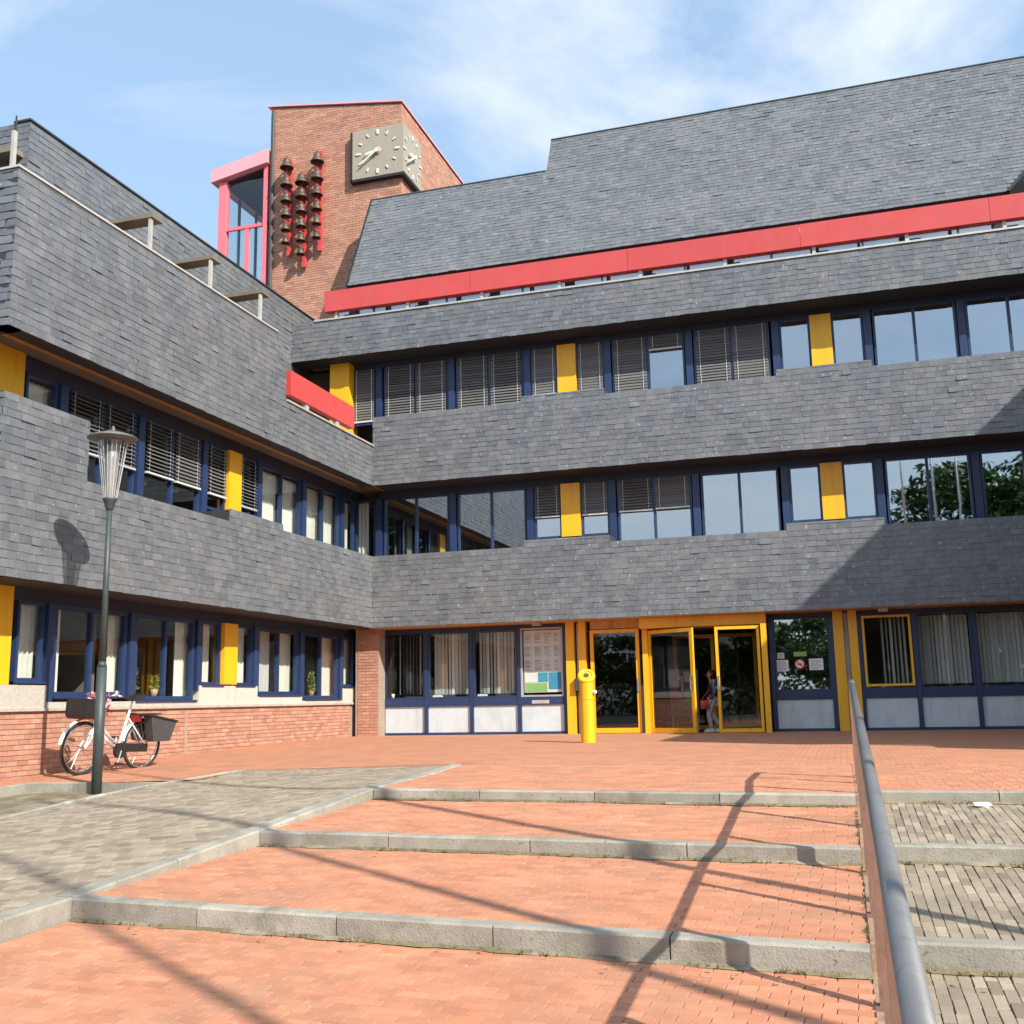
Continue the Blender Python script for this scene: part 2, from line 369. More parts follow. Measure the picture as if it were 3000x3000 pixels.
# ramp (grey pavers) left of the steps
RP = [(13.15, V(-7.95, 13.3, -.084), V(-4.66, 12.98, 0)), (11.7, V(-8.38, 11.7, -.18), V(-4.5, 11.4, 0)),
      (10.4, V(-8.5, 10.4, -.27), V(-4.4, 10.3, 0)), (9.4, V(-8.52, 9.4, -.335), V(-4.4, 9.42, 0)),
      (7.7, V(-8.6, 7.7, -.43), V(-4.61, 7.72, -.19)), (5.9, V(-8.7, 5.9, -.54), V(-4.88, 5.9, -.39)), (1.2, V(-9, 1.2, -.85), V(-5.5, 1.2, -.8))]
for (a, l0, r0), (b, l1, r1) in zip(RP[:-1], RP[1:]):
    q = [l0, r0, r1, l1]; sheet(bed_grey, q); pave(q, 'grey', .14, .085, joint=.005, jit=.0025, wob=.003)
sheet(bed_grey, [V(-8.2, 13.9, -.1), V(-4.4, 13.5, -.012), V(-4.4, 12.9, -.012), V(-8.2, 13.2, -.1)])
# red forecourt: near rows laid as pavers, the far part a sheet
PLAT = [V(-4.66, 13.0, 0), V(.045, 13.0, 0), V(.045, 9.06+KW, 0), V(-4.26, 9.41+KW, 0)]
sheet(bed_red, PLAT); pave(PLAT, 'red', .155, .078)
PLATR = [V(.045, 13.0, 0), V(3.2, 13.0, 0), V(3.2, J1+KW, 0), V(.045, J1+KW, 0)]
sheet(bed_red, PLATR); pave(PLATR, 'red', .155, .078)
def zw(y): return 0 if y > 20 else lerp(-.08, 0, (y-16.3)/3.7) if y > 16.3 else lerp(-.19, -.08, (y-12.6)/3.7) if y > 9 else -.24
def hleft(x, y): return 0 if x > -4.66 else zw(y)*min(1, (-4.66-x)/6.8)
far = MB()
def grid(mb, xs, ys, h):
    n = len(mb.v)
    for y in ys:
        for x in xs: mb.v.append((x, y, h(x, y)))
    w = len(xs)
    for j in range(len(ys)-1):
        for i in range(w-1): mb.face((n+j*w+i, n+j*w+i+1, n+(j+1)*w+i+1, n+(j+1)*w+i))
grid(far, [-11.6, -10.6, -9.3, -8, -6.5, -4.66, -4.5], [13.3, 14, 15, 16.3, 18, 20, 22, 24.7], lambda x, y: hleft(x, y) + BED)
grid(far, [-4.5, -.02, 3.2, 9.5], [13.0, 24.7], lambda x, y: BED)
grid(far, [3.2, 9.5], [J1+KW, 13.0], lambda x, y: BED)
grid(far, [-11.6, -10.7, -9.3, -8.0], [12.25, 13.3], lambda x, y: hleft(x, y) - max(0, 13.3-y)*.03 + BED)
grid(far, [-11.6, -10.72], [2, 9, 12.25], lambda x, y: zw(y) + BED)
far.add([V(-7.95, 13.3, -.075), V(-4.62, 12.985, BED-.001), V(-4.5, 13.0, BED-.001), V(-4.5, 13.3, BED-.001)], [(0,1,2,3)])
forecourt = struct('forecourt', far, 'red_paver')
# the far sheet shows its joints only as fine relief and tone
def brick_tone(mname, src, joint, sx, sy):
    m = MATS[src].copy(); m.name = mname; MATS[mname] = m; t = m.node_tree; b = t.nodes['Principled BSDF']
    for n_ in t.nodes:                                        # one sheet: the mean of the two paver colours
        if n_.type == 'ATTRIBUTE': att = n_
    for n_ in t.nodes:
        if n_.type == 'MATH' and n_.operation == 'FRACT':
            for l in list(n_.outputs[0].links):
                tgt = l.to_socket; t.links.remove(l); tgt.default_value = .55
    old = b.inputs['Base Color'].links[0].from_socket
    gp = t.nodes.new('ShaderNodeNewGeometry'); br = t.nodes.new('ShaderNodeTexBrick')
    br.inputs['Scale'].default_value = 1; br.inputs['Brick Width'].default_value = sx; br.inputs['Row Height'].default_value = sy
    br.inputs['Mortar Size'].default_value = .005; br.inputs['Color1'].default_value = (1.12, 1.12, 1.12, 1); br.inputs['Color2'].default_value = (.98, .98, .98, 1)
    br.inputs['Mortar'].default_value = (*joint, 1)
    t.links.new(gp.outputs['Position'], br.inputs['Vector'])
    mu = t.nodes.new('ShaderNodeMixRGB'); mu.blend_type = 'MULTIPLY'; mu.inputs['Fac'].default_value = 1
    t.links.new(old, mu.inputs['Color1']); t.links.new(br.outputs['Color'], mu.inputs['Color2']); t.links.new(mu.outputs[0], b.inputs['Base Color'])
brick_tone('red_paver_far', 'red_paver', (.55, .55, .5), .155, .078)
forecourt.data.materials[0] = MATS['red_paver_far']
steps = struct('steps', bed_red, 'paver_joint')
ramp = struct('ramp', bed_grey, 'grey_joint')
def lay(pieces, root, mat, name):
    pieces.sort(key=lambda p: (p[0]-CAM).length)
    vis = [p for p in pieces if p[0].y > 2.3]
    hid = [p for p in pieces if p[0].y <= 2.3]
    full = [p for p in vis if p[1].length > .13]
    top = full[:300]; tid = set(id(p) for p in top)
    t = MB(); t.add(PTEMP, PF); me = t.mesh(name, [mat])
    for (c, a, b, n) in top:
        M = Matrix((a, b, n)).transposed().to_4x4(); M.translation = c
        link(name, me, root, M)
    s = MB()
    for p in pieces:
        if id(p) in tid: continue
        c, a, b, n = p; s.rv = random.random()
        s.add([c + a*x + b*y + n*z for (x, y, z) in PTEMP], PF)
    tag(part(name + 's', s, mat, root), kind='stuff')
lay(PV['red'], steps, 'red_paver', 'paver')
lay(PV['grey'], ramp, 'grey_paver', 'cobble')
# kerb stones
def kerb(a, b, h, root, n, w=KW, back=V(0, 1, 0), top=0.0):
    d = b - a
    for i in range(n):
        p, q_ = a + d*(i/n), a + d*((i+1)/n); e = (q_-p).normalized()*.004
        p, q_ = p + e, q_ - e; j = random.uniform(-.003, .003); tz = V(0, 0, top + j)
        bk = back*w; ch = .012; m = MB(); u = (q_-p).normalized()
        dnv = V(0, 0, -h - .06)
        up1 = V(0, 0, -ch)
        pts = []
        for s_, sg in ((p, 1), (q_, -1)):
            s_ = s_ + tz
            pts += [s_ + dnv, s_ + up1, s_ + back*ch, s_ + bk - back*ch, s_ + bk + up1, s_ + bk + dnv]
        m.add(pts, [(0,1,2,3,4,5), (11,10,9,8,7,6)] + [(i_, 6+i_, 6+(i_+1) % 6, (i_+1) % 6) for i_ in range(6)])
        m.rv = 0
        part('kerb_stone', m, 'kerb_concrete', root)
kerb(K1l, K1r, H1, steps, 4, top=.014); kerb(K2l, K2r, H2, steps, 4, top=.014); kerb(K3l, K3r, H3, steps, 5, top=.014)
for y, z, h in ((J1, 0, .09), (J2, -.19, .105), (J3, -.39, .125)):
    kerb(V(.13, y, z), V(4.13, y, z), h, ramp, 4, top=.016); kerb(V(4.13, y, z), V(XR, y, z), h, ramp, 4, top=.016)
# ramp edge kerb (right) and thin edging (left)
rk = [V(-4.66, 12.98, 0), V(-4.4, 11.2, 0), V(-4.26, 9.45, .0), V(-4.47, 7.74, -.19), V(-4.74, 5.92, -.39), V(-5.05, 4.2, -.53), V(-5.4, 1.6, -.74)]
for i, (a, b) in enumerate(zip(rk[:-1], rk[1:])):
    kerb(a, b, .12, steps, 2 if i < 5 else 3, w=.15, back=V(-1, 0, 0), top=.022)
lk = [V(-7.93, 13.3, -.084), V(-8.4, 11.7, -.18), V(-8.52, 10.4, -.27), V(-8.54, 9.4, -.335), V(-8.62, 7.7, -.43), V(-8.75, 5, -.6)]
for a, b in zip(lk[:-1], lk[1:]): kerb(a, b, .1, ramp, 2, w=.08, back=V(-1, 0, 0), top=.03)
kerb(V(-10.72, 12.25, -.19), V(-8.3, 12.25, -.17), .16, ramp, 3, w=.07, top=.02)
kerb(V(-10.74, 12.25, -.2), V(-10.74, 6.3, -.26), .12, ramp, 5, w=.07, back=V(1, 0, 0), top=.02)
# weeds and dry leaves along the kerbs
wd = MB(); lf = MB()
def weeds(a, b, n):
    for i in range(n):
        t = random.random(); c = lerp(a, b, t) + V(random.uniform(-.01, .01), -random.uniform(.0, .035), 0)
        if math.sin(t*23 + a.y) + math.sin(t*61) < .1: continue
        for k in range(random.randint(3, 7)):
            h = random.uniform(.008, .035); an = random.uniform(0, 6.28); d = V(math.cos(an), math.sin(an), 0)*random.uniform(.005, .02); w_ = V(-d.y, d.x, 0).normalized()*.003
            wd.rv = random.random(); wd.add([c-w_, c+w_, c+d+V(0, 0, h)], [(0,1,2)])
        if random.random() < .12:
            p = c + V(random.uniform(-.1, .1), -random.uniform(.0, .25), .012); an = random.uniform(0, 6.28); u_ = V(math.cos(an), math.sin(an), random.uniform(-.2, .3))*.02; v_ = V(-math.sin(an), math.cos(an), random.uniform(-.2, .3))*.011
            lf.rv = random.random(); lf.add([p-u_, p-v_, p+u_, p+v_], [(0,1,2,3)])
for a, b, h in ((K1l, K1r, H1), (K2l, K2r, H2), (K3l, K3r, H3)): weeds(dn(a, h-BED), dn(b, h-BED), 220)
for y, z in ((J1, -.09), (J2, -.295), (J3, -.515)): weeds(V(.14, y, z+BED), V(3.5, y, z+BED), 260)
for (y0, y1, z0, z1) in ((2.3, 5.5, -.7, -.515), (5.7, 7.4, -.385, -.295), (7.6, 9, -.185, -.1)): weeds(V(.035, y0, z0+BED), V(.035, y1, z1+BED), 70)
wd.rv = lf.rv = 0
tag(part('weeds', wd, 'weed', None), kind='stuff'); tag(part('dry_leaves', lf, 'dry_leaf', None), kind='stuff')
# soil gathered against the kerb faces
for a, b, h in ((K1l, K1r, H1), (K2l, K2r, H2), (K3l, K3r, H3), (V(.14, J1, 0), V(6, J1, 0), .09), (V(.14, J2, -.19), V(6, J2, -.19), .105), (V(.14, J3, -.39), V(6, J3, -.39), .125)):
    n = 60; m = MB()
    for i in range(n):
        p, q_ = lerp(dn(a, h), dn(b, h), i/n), lerp(dn(a, h), dn(b, h), (i+1)/n)
        w0, w1 = [.012 + .012*math.sin(j*.9+a.y) + .008*math.sin(j*2.3) for j in (i, i+1)]
        m.add([p+V(0, .005, .03), q_+V(0, .005, .03), q_+V(0, -.012-abs(w1), BED+.002), p+V(0, -.012-abs(w0), BED+.002)], [(0,3,2,1)])
    part('soil_line', m, 'moss_ground', steps)
# mossy bed round the lamp
m = MB()
def hm(x, y): return -.305 - max(0, 12.25-y)*.03 + .02*math.sin(x*3.1+y*1.7) + .015*math.sin(y*5.3-x*2)
grid(m, [-10.8+.3*i for i in range(8)] + [-8.55], [12.26-.35*i for i in range(20)][::-1], hm)
bedo = struct('gravel_bed', m, 'moss_ground', True)
m = MB(); grid(m, [-40, -11.7, -8.55, -5.5, XR, 60], [-60, 1.3], lambda x, y: -.84)
m.add([V(-40, 1.3, -.84), V(-11.6, 1.3, -.84), V(-11.6, 30, -.9), V(-40, 30, -.9)], [(0,1,2,3)])
m.add([V(-11.6, 1.3, -.84), V(-8.6, 1.3, -.84), V(-8.4, 7, -.57), V(-11.6, 7, -.57)], [(0,1,2,3)])
struct('plaza', m, 'asphalt')

# ------------------------------------------------------------------ the town hall
hall = thing('town_hall', (-2.4, 24, 0), 'large slate clad town hall with blue window bands, yellow panels and a brick clock tower', 'building')
SL = []                    # slates: (8 verts, centre)
def slates(O, U, Vv, N, spans, v0, v1, rnd_w=(.17, .28), course=.124):
    O = Vector(O); U = Vector(U); Vv = Vector(Vv); N = Vector(N); v = v0; row = 0
    while v < v1 - .02:
        vt = min(v + course, v1)
        for (a, b) in spans((v + vt)/2):
            x = a - random.uniform(0, .2)
            while x < b:
                w = random.uniform(*rnd_w); p, q_ = max(a, x) + .002, min(b, x+w) - .002; x += w
                if q_ - p < .02: continue
                jb = random.uniform(-.006, .006); ov = min(vt + .02, v1)
                t0 = .0105 + random.uniform(-.003, .004) + (.012 if random.random() < .025 else 0); t1 = .003
                tw = random.uniform(-.004, .004)
                pts = []
                for (uu, vv, nn) in ((p, v+jb, t0+tw), (q_, v+jb+random.uniform(-.004, .004), t0-tw), (q_, ov, t1), (p, ov, t1)):
                    pts.append(O + U*uu + Vv*vv + N*nn)
                for (uu, vv) in ((p, v+jb), (q_, v+jb), (q_, ov), (p, ov)): pts.append(O + U*uu + Vv*vv - N*.004)
                SL.append((pts, sum(pts, Vector())/8))
        v = vt; row += 1
SFACES = [(0,1,2,3), (4,5,1,0), (5,6,2,1), (7,4,0,3)]
def cladding(poly, P, dfront, thick, U, N, O0, spans, v0, v1, name='slate_cladding'):
    m = MB(); m.prism(poly, P, dfront, dfront - thick)
    o = part(name, m, 'slate_dark', hall)
    slates(O0, U, (0, 0, 1), N, spans, v0, v1)
    return o
DO = YG - YB               # overhang
UNITS_R = (-5.93, .1)      # centres of the yellow units
def top_r(lo, hi, x):
    return hi if any(abs(x - c) < 1.03 for c in UNITS_R) else lo
def step_poly(u0, u1, zb, lo, hi, units):
    pts = [(u0, zb), (u1, zb)]; cur = []
    xs = [u0]
    for c in units: xs += [c-1.03, c+1.03]
    xs.append(u1)
    top = []
    for i in range(len(xs)-1):
        z = hi if i % 2 else lo
        top += [(xs[i], z), (xs[i+1], z)]
    return pts + top[::-1]
# right wing bands 1 and 2, stepping up under the yellow units
for zb, lo, hi in ((S1, 4.33, 4.53), (S2, 7.87, 8.06)):
    x0 = XB
    poly = step_poly(x0, XK, zb, lo, hi, UNITS_R)
    def sp(v, lo=lo, hi=hi, x0=x0):
        if v < lo: return [(x0, XK)]
        return [(c-1.03, c+1.03) for c in UNITS_R]
    cladding(poly, PRB, DO - .005, DO - .03, (1,0,0), (0,-1,0), (0, YB+.005, 0), sp, zb, hi)
# right wing band 3 under the red beam
X3 = -13.2
cladding([(X3, S3), (XK, S3), (XK, 10.65), (X3, 10.65)], PRB, DO - .005, DO - .1, (1,0,0), (0,-1,0), (0, YB+.005, 0), lambda v: [(X3, XK)], S3, 10.65)
# left wing band 1
UL = (18.44,)
polyL = [(YE, S1), (YB, S1), (YB, 4.3), (19.47, 4.3), (19.47, 4.48), (17.41, 4.48), (17.41, 4.24), (13.4, 4.24), (13.4, 5.2), (YE, 5.2)]
def spL1(v):
    if v < 4.24: return [(YE, YB)]
    if v < 4.3: return [(YE, 13.4), (17.41, YB)]
    if v < 4.48: return [(YE, 13.4), (17.41, 19.47)]
    return [(YE, 13.4)]
cladding(polyL, PLB, DO - .005, DO - .03, (0,1,0), (1,0,0), (XB-.005, 0, 0), spL1, S1, 5.2)
# left wing upper mass
polyM = [(YE, S2), (YB, S2), (YB, 7.16), (19.5, 7.16), (19.46, 7.95), (19.08, 8.55), (YE, 8.55)]
def spM(v):
    if v < 7.16: return [(YE, YB)]
    if v < 7.95: return [(YE, 19.48)]
    return [(YE, 19.46 - (v-7.95)*.63)]
massL = cladding(polyM, PLB, DO - .005, .3, (0,1,0), (1,0,0), (XB-.005, 0, 0), spM, S2, 8.55)
# near ends of the left wing
m = MB(); m.box(-20, XB-.01, YE+.005, YE+.3, S2, 8.55); part('slate_cladding', m, 'slate_dark', hall)
slates((XB, YE+.005, 0), (-1,0,0), (0,0,1), (0,-1,0), lambda v: [(0, 3.2)], S2, 8.55)
m = MB(); m.box(-20, XB-.01, YE+.005, YE+.3, S1, 5.2); part('slate_cladding', m, 'slate_dark', hall)
slates((XB, YE+.005, 0), (-1,0,0), (0,0,1), (0,-1,0), lambda v: [(0, 2.5)], S1, 5.2)
# set back upper storey of the left wing
m = MB(); m.box(X3-.3, X3-.005, 14.28, 26.2, 8.3, 11.2); part('slate_cladding', m, 'slate_dark', hall)
slates((X3-.005, 0, 0), (0,1,0), (0,0,1), (1,0,0), lambda v: [(14.28, 26.2 if v > 10.7 else YB)], 9.2, 11.2)
m = MB(); m.box(-20, X3-.3, 14.285, 14.6, 8.3, 11.2); part('slate_cladding', m, 'slate_dark', hall)
slates((X3-.005, 14.28, 0), (-1,0,0), (0,0,1), (0,-1,0), lambda v: [(0, 3)], 9.0, 11.2)
# mansard roof of the right wing
RS = math.hypot(1.5, 3.1); RV = V(0, 1.5/RS, 3.1/RS); RN = V(0, -3.1/RS, 1.5/RS)
RO = V(0, 24.1, 11.62)
v_lo = (14.72-11.62)/3.1*RS; v_hi = (15.93-11.62)/3.1*RS
m = MB(); poly = [(-11.7, 0), (4.2, 0), (4.75, .75), (7.2, v_hi), (-6.58, v_hi), (-6.61, v_lo), (-11.68, v_lo)]
fr_ = lambda u, d, v: tuple(RO + V(u, 0, 0) + RV*v + RN*d)
m.prism(poly, fr_, 0, -.16); part('mansard_roof', m, 'slate_dark', hall)
def spR(v):
    e = 4.2 + (v/.75*.55 if v < .75 else .55 + (v-.75)/(v_hi-.75)*2.45)
    return [(-11.7 if v < v_lo else -6.6, min(e, 7))]
slates(RO + RN*.002, (1,0,0), RV, RN, spR, 0, v_hi)
# gable closures and what lies behind the roof
m = MB()
m.add([V(-11.66, 24.2, 11.5), V(-11.66, 27.2, 11.5), V(-11.66, 27.2, 14.66), V(-11.66, 25.66, 14.66)], [(0,1,2,3)])
m.add([V(-6.58, 25.6, 14.6), V(-6.58, 28, 14.6), V(-6.58, 28, 15.85), V(-6.58, 26.2, 15.85)], [(0,1,2,3)])
m.add([V(-11.66, 25.66, 14.66), V(-6.58, 25.66, 14.66), V(-6.58, 29, 14.66), V(-11.66, 29, 14.66)], [(0,1,2,3)])
m.add([V(-6.58, 26.25, 15.85), V(7, 26.25, 15.85), V(7, 30, 15.85), V(-6.58, 30, 15.85)], [(0,1,2,3)])
m.box(4.7, 7.3, 25.0, 30, 11.3, 12.1)
part('roof_deck', m, 'slate_dark', hall)

for z0, z1 in ((S1, 4.4), (S2, 8.55)):
    slates((XK+.005, 0, 0), (0,1,0), (0,0,1), (-1,0,0), lambda v: [(YK, YB)], z0, z1)
    slates((0, YK+.005, 0), (1,0,0), (0,0,1), (0,-1,0), lambda v: [(XK, 14)], z0, z1)
# --- slates become objects
SL.sort(key=lambda s: (s[1]-CAM).length * (1 if s[1].z > S2 else 1.6))
near = [s for s in SL if s[1].y < 16 and s[1].x > -10.9 and s[1].z > 6.2][:300]; ids = set(id(s) for s in near)
for pts, c in near:
    b = MB(); b.add([p - c for p in pts], SFACES)
    link('slate', b.mesh('slate', ['slate']), massL, Matrix.Translation(c))
s = MB()
for sl in SL:
    if id(sl) in ids: continue
    s.rv = random.random(); s.add(sl[0], SFACES)
tag(part('slates', s, 'slate', hall), kind='stuff')

# --- copings (pale metal edges on the parapets)
m = MB(); m.box(XB-.36, XB+.025, YE-.02, 19.06, 8.552, 8.585); part('coping', m, 'zinc', hall)
m = MB(); m.box(XB-.36, XB+.035, 19.5, YB+.2, 7.165, 7.205); part('coping', m, 'zinc', hall)
m = MB(); m.box(-20, XB-.37, YE-.03, YE+.34, 8.552, 8.6); part('coping', m, 'zinc', hall)
m = MB(); m.box(-12.55, XK, YB-.03, YB+.4, 10.655, 10.7); part('coping', m, 'zinc', hall)
m = MB(); m.box(X3-.34, X3+.03, 14.25, 26.2, 11.205, 11.24); part('coping', m, 'slate_dark', hall)
m = MB(); m.prism([(-11.72, v_lo+.005), (-6.62, v_lo+.005), (-6.62, v_lo+.04), (-11.72, v_lo+.04)], fr_, .03, -.2); part('ridge_flashing', m, 'lamp_green', hall)
m = MB(); m.prism([(-6.6, v_hi+.005), (7.2, v_hi+.005), (7.2, v_hi+.04), (-6.6, v_hi+.04)], fr_, .03, -.2); part('ridge_flashing', m, 'lamp_green', hall)
m = MB(); m.prism([(-11.74, 0), (-11.70, 0), (-11.68, v_lo), (-11.72, v_lo)], fr_, .035, -.16); part('verge', m, 'black', hall)
m = MB(); m.prism([(4.21, -.02), (4.29, -.02), (4.86, .75), (4.78, .75)], fr_, .04, -.5); part('verge', m, 'black', hall)

# --- soffits, floors and rooms behind the glass
def boards(P, u0, u1, z, name='soffit', d1=None):
    n = 4; dd = (d1 or DO) - .03
    m = MB()
    for i in range(n):
        a, b = i/n*dd, (i+1)/n*dd; m.rv = random.random()
        pbox(m, P, u0, u1, a + .004, b - .004, z - .03, z)
    m.rv = 0
    return part(name, m, 'wood_soffit', hall)
for z in (S1, S2): boards(PR, XB, XK, z); boards(PL, YE, YB - .3, z)
boards(PR, X3+.1, XK, S3)
m = MB()
for z0, z1 in ((S1+.04, 3.4), (S2+.04, 7.2), (S3+.04, 10.45)):
    m.box(-11.4 if z0 < 9 else X3+.1, XK, YG-.3, 32, z0+.02, z1)
for z0, z1 in ((S1+.04, 3.4), (S2+.04, 7.1)):
    m.box(-20, XG+.3, YE+.35, 32, z0+.015, z1)
m.box(-20, XB-.4, YE+.35, 32, 7.11, 7.14); m.box(-20, X3-.35, 14, 32, 8.3, 8.4); m.box(-20, X3-.1, 14, 32, 10.5, 10.6)
part('floor_slab', m, 'interior', hall)
m = MB(); m.box(-11.4, XK, YG-.02, 32, -.3, -.02 + BED); m.box(-20, XG+.05, YE+.1, 32, -.5, -.02); part('ground_slab', m, 'interior', hall)
m = MB()
m.box(-15, XK, 29.4, 29.6, -.02, 11.4); m.box(-16.4, -16.2, YE+.4, 29.4, -.02, 8.2)
for x in (-8.95, -4.9, -.95, 3.1): m.box(x-.05, x+.05, YG+.5, 29.4, 3.42, 9.6)
for y in (15.44, 19.47): m.box(-16.2, XG-.5, y-.05, y+.05, .0, 6.1)
part('interior_wall', m, 'interior', hall)
m = MB(); m.box(-20, 9, 31.9, 32.1, -.3, 10.4); m.box(-20.2, -20, YE, 32.1, -.3, 10.6); m.box(-20, XB-.7, YE+.06, YE+.3, -.3, S1); m.box(-20, XB-.7, YE+.06, YE+.3, 5.2, S2)
part('rear_wall', m, 'mortar', hall)
# upper glazed strip behind the red beam
m = MB(); m.box(-12.4, XK, 24.95, 25.0, 10.66, 11.62); part('window', m, 'coated_glass', hall)
m = MB()
for i in range(19):
    x = -11.9 + i
    w = .1 if i % 2 == 0 else .025
    m2 = MB(); m2.box(x-w, x+w, 24.82, 24.93, 10.66, 11.62); part('mullion', m2, 'dark_frame', hall)
m = MB(); m.box(-12.4, XK, 25.05, 29, 11.63, 11.75); m.box(-12.4, XK, 28.8, 29.3, 10.4, 11.7); part('interior_ceiling', m, 'curtain', hall)
# red beam with its feet
bx_e = [-12.22, -8.2, -4.2, -.2, 3.8, XK-.02]
for a, b in zip(bx_e[:-1], bx_e[1:]):
    m = MB(); m.box(a+.004, b-.004, YB-.08, YB+.12, 10.87, 11.42); beam = part('red_beam', m, 'red_paint', hall)
for i in range(10):
    x = -11.9 + 2*i
    f = MB(); f.box(x-.06, x+.02, YB+.0, YB+.1, 10.7, 10.87); part('beam_foot', f, 'zinc', beam)
    f = MB(); f.box(x+.06, x+.3, YB+.3, YB+.5, 10.66, 10.87); part('bracket', f, 'dark_frame', beam)
    f = MB(); f.box(x+1.02, x+1.06, YB+.0, YB+.06, 10.7, 10.87); part('beam_foot', f, 'dark_frame', beam)
# red parapet beam on the corner terrace of the left wing
m = MB(); m.box(XB-.15, XB-.0, 19.68, 22.82, 7.36, 7.9); tb = part('red_beam', m, 'red_paint', hall)
for y in (20.5, 22.0):
    f = MB(); f.box(XB-.12, XB-.03, y-.07, y+.07, 7.206, 7.36); part('beam_foot', f, 'zinc', tb)
m = MB(); m.box(X3+.12, X3+.2, 19.6, 24.2, 8.55, 8.62); m.box(X3+.3, X3+.36, 19.6, 24.2, 8.35, 8.4); part('terrace_rail', m, 'slate_dark', hall)
m = MB(); m.box(X3-.2, X3-.01, 19.3, 24.6, 7.15, 9.19); m.box(X3+.0, XG-.3, 24.9, 25.1, 7.15, 9.6); part('terrace_wall', m, 'interior_dark', hall)
# posts and cross beams on the left parapet
for y in (YE+.05, 14.9, 16.78, 18.63):
    m = MB(); m.box(XB-.19, XB-.14, y-.033, y+.033, 8.587, 9.26 if y > 12 else 9.17); p_ = part('parapet_post', m, 'zinc', hall)
    m = MB(); m.box(X3+.02, XB-.1, y-.05, y+.26, 9.27, 9.33)
    if y > 12: part('cross_beam', m, 'beam_grey', hall)
m = MB(); m.cyl((XB-.16, YE+.06, 9.16), (XB-.16, YE+.06, 9.42), .02, .012, 8); part('lightning_rod', m, 'black', hall)

# --- header beams above the windows
def header(P, u0, u1, z0, z1, mat='dark_frame'):
    m = MB(); pbox(m, P, u0, u1, -.12, .03, z0, z1); return part('header_beam', m, mat, hall)
header(PR, XB-.1, XK, 5.93, S2); header(PR, -11.72, XK, 9.43, S3)
header(PL, 12.6, YG-.1, 5.86, S2); header(PL, 12.7, 24.2, 2.4, S1)

# --- windows
BL = {'n': 0}
def blind(P, u0, u1, z0, z1, parent):
    m = MB(); z = z1; pitch = .07; closed = P is PR; z0 += random.uniform(-.015, .03)
    tl_ = random.uniform(-.012, .012)
    dd, dz = (.085+tl_, .064-tl_*.6) if closed else (.112+tl_, .05-tl_)
    while z > z0 + .04:
        m.rv = random.random(); t = random.uniform(-.004, .004)
        a = P(u0, .06, z); b = P(u1, .115, z - .045 + t)
        c = [P(u0, .06, z), P(u1, .06, z), P(u1, dd, z-dz+t), P(u0, dd, z-dz+t)]
        d_ = [(x[0], x[1], x[2]-.004) for x in c]
        m.add(c + d_, [(0,1,2,3), (7,6,5,4), (3,2,6,7), (0,4,5,1)])
        z -= pitch
    m.rv = 0
    b = part('blind', m, 'blind_slat', parent)
    r = MB(); pbox(r, P, u0, u1, .06, .115, z0, z0+.035); part('bottom_rail', r, 'blind_rail', parent)
    for f in (.12, .88):
        u = lerp(u0, u1, f); r = MB(); pbox(r, P, u-.006, u+.006, .085, .09, z0+.03, z1); part('ladder_cord', r, 'blind_rail', parent)
def drape(P, u0, u1, z0, z1, parent, mat='curtain', d=-.2, folds=None, name='curtain'):
    u0, u1 = u0 + .013*u0, u1 + .013*u1
    n = folds or max(8, int(abs(u1-u0)/.03)); m = MB(); pts = []
    for i in range(n+1):
        u = lerp(u0, u1, i/n); dd = d + .035*math.sin(i*1.9) + random.uniform(-.008, .008)
        pts.append((u, dd))
    for (u, dd) in pts: m.v.append(P(u, dd, z0))
    for (u, dd) in pts: m.v.append(P(u, dd, z1))
    for i in range(n): m.face((i, i+1, n+2+i, n+1+i))
    return part(name, m, mat, parent, True)
def vblinds(P, u0, u1, z0, z1, parent, d=-.28, step=.09, ang=.6):
    m = MB(); u = u0 + .04
    while u < u1 - .03:
        a = ang + random.uniform(-.25, .25); m.rv = random.random()
        du, dd = .042*math.cos(a), .042*math.sin(a)
        p = [P(u-du, d-dd, z0), P(u+du, d+dd, z0), P(u+du, d+dd, z1), P(u-du, d-dd, z1)]
        m.add(p, [(0,1,2,3)]); u += step
    m.rv = 0
    return part('vertical_blind', m, 'vertical_blind', parent)
def window(P, u0, u1, z0, z1, mid=(), glass_m='coated_glass', fr=.05, mat='blue_frame', sill=True):
    m = MB()
    pbox(m, P, u0, u1, -.05, .05, z0, z0+fr); pbox(m, P, u0, u1, -.05, .05, z1-fr, z1)
    pbox(m, P, u0, u0+fr, -.048, .048, z0+fr, z1-fr); pbox(m, P, u1-fr, u1, -.048, .048, z0+fr, z1-fr)
    xs = [u0+fr]
    for c in mid:
        pbox(m, P, c-.03, c+.03, -.048, .048, z0+fr, z1-fr); xs += [c-.03, c+.03]
    xs.append(u1-fr)
    w = part('window', m, mat, hall)
    for a, b in zip(xs[0::2], xs[1::2]):
        g = MB(); pbox(g, P, a+.001, b-.001, -.006, .006, z0+fr+.001, z1-fr-.001); part('pane', g, glass_m, w)
    if sill:
        g = MB(); pbox(g, P, u0-.02, u1+.02, .052, .14, z0-.035, z0-.002); part('sill', g, mat, w)
    return w
def post(P, u, z0, z1, w=.082, mat='blue_frame'):
    m = MB(); pbox(m, P, u-w, u+w, -.1, .1, z0, z1); return part('mullion', m, mat, hall)
def ypanel(P, u, z0, z1, w=.235):
    m = MB(); pbox(m, P, u-w, u+w, -.06, .13, z0, z1); return part('yellow_panel', m, 'yellow_paint', hall)
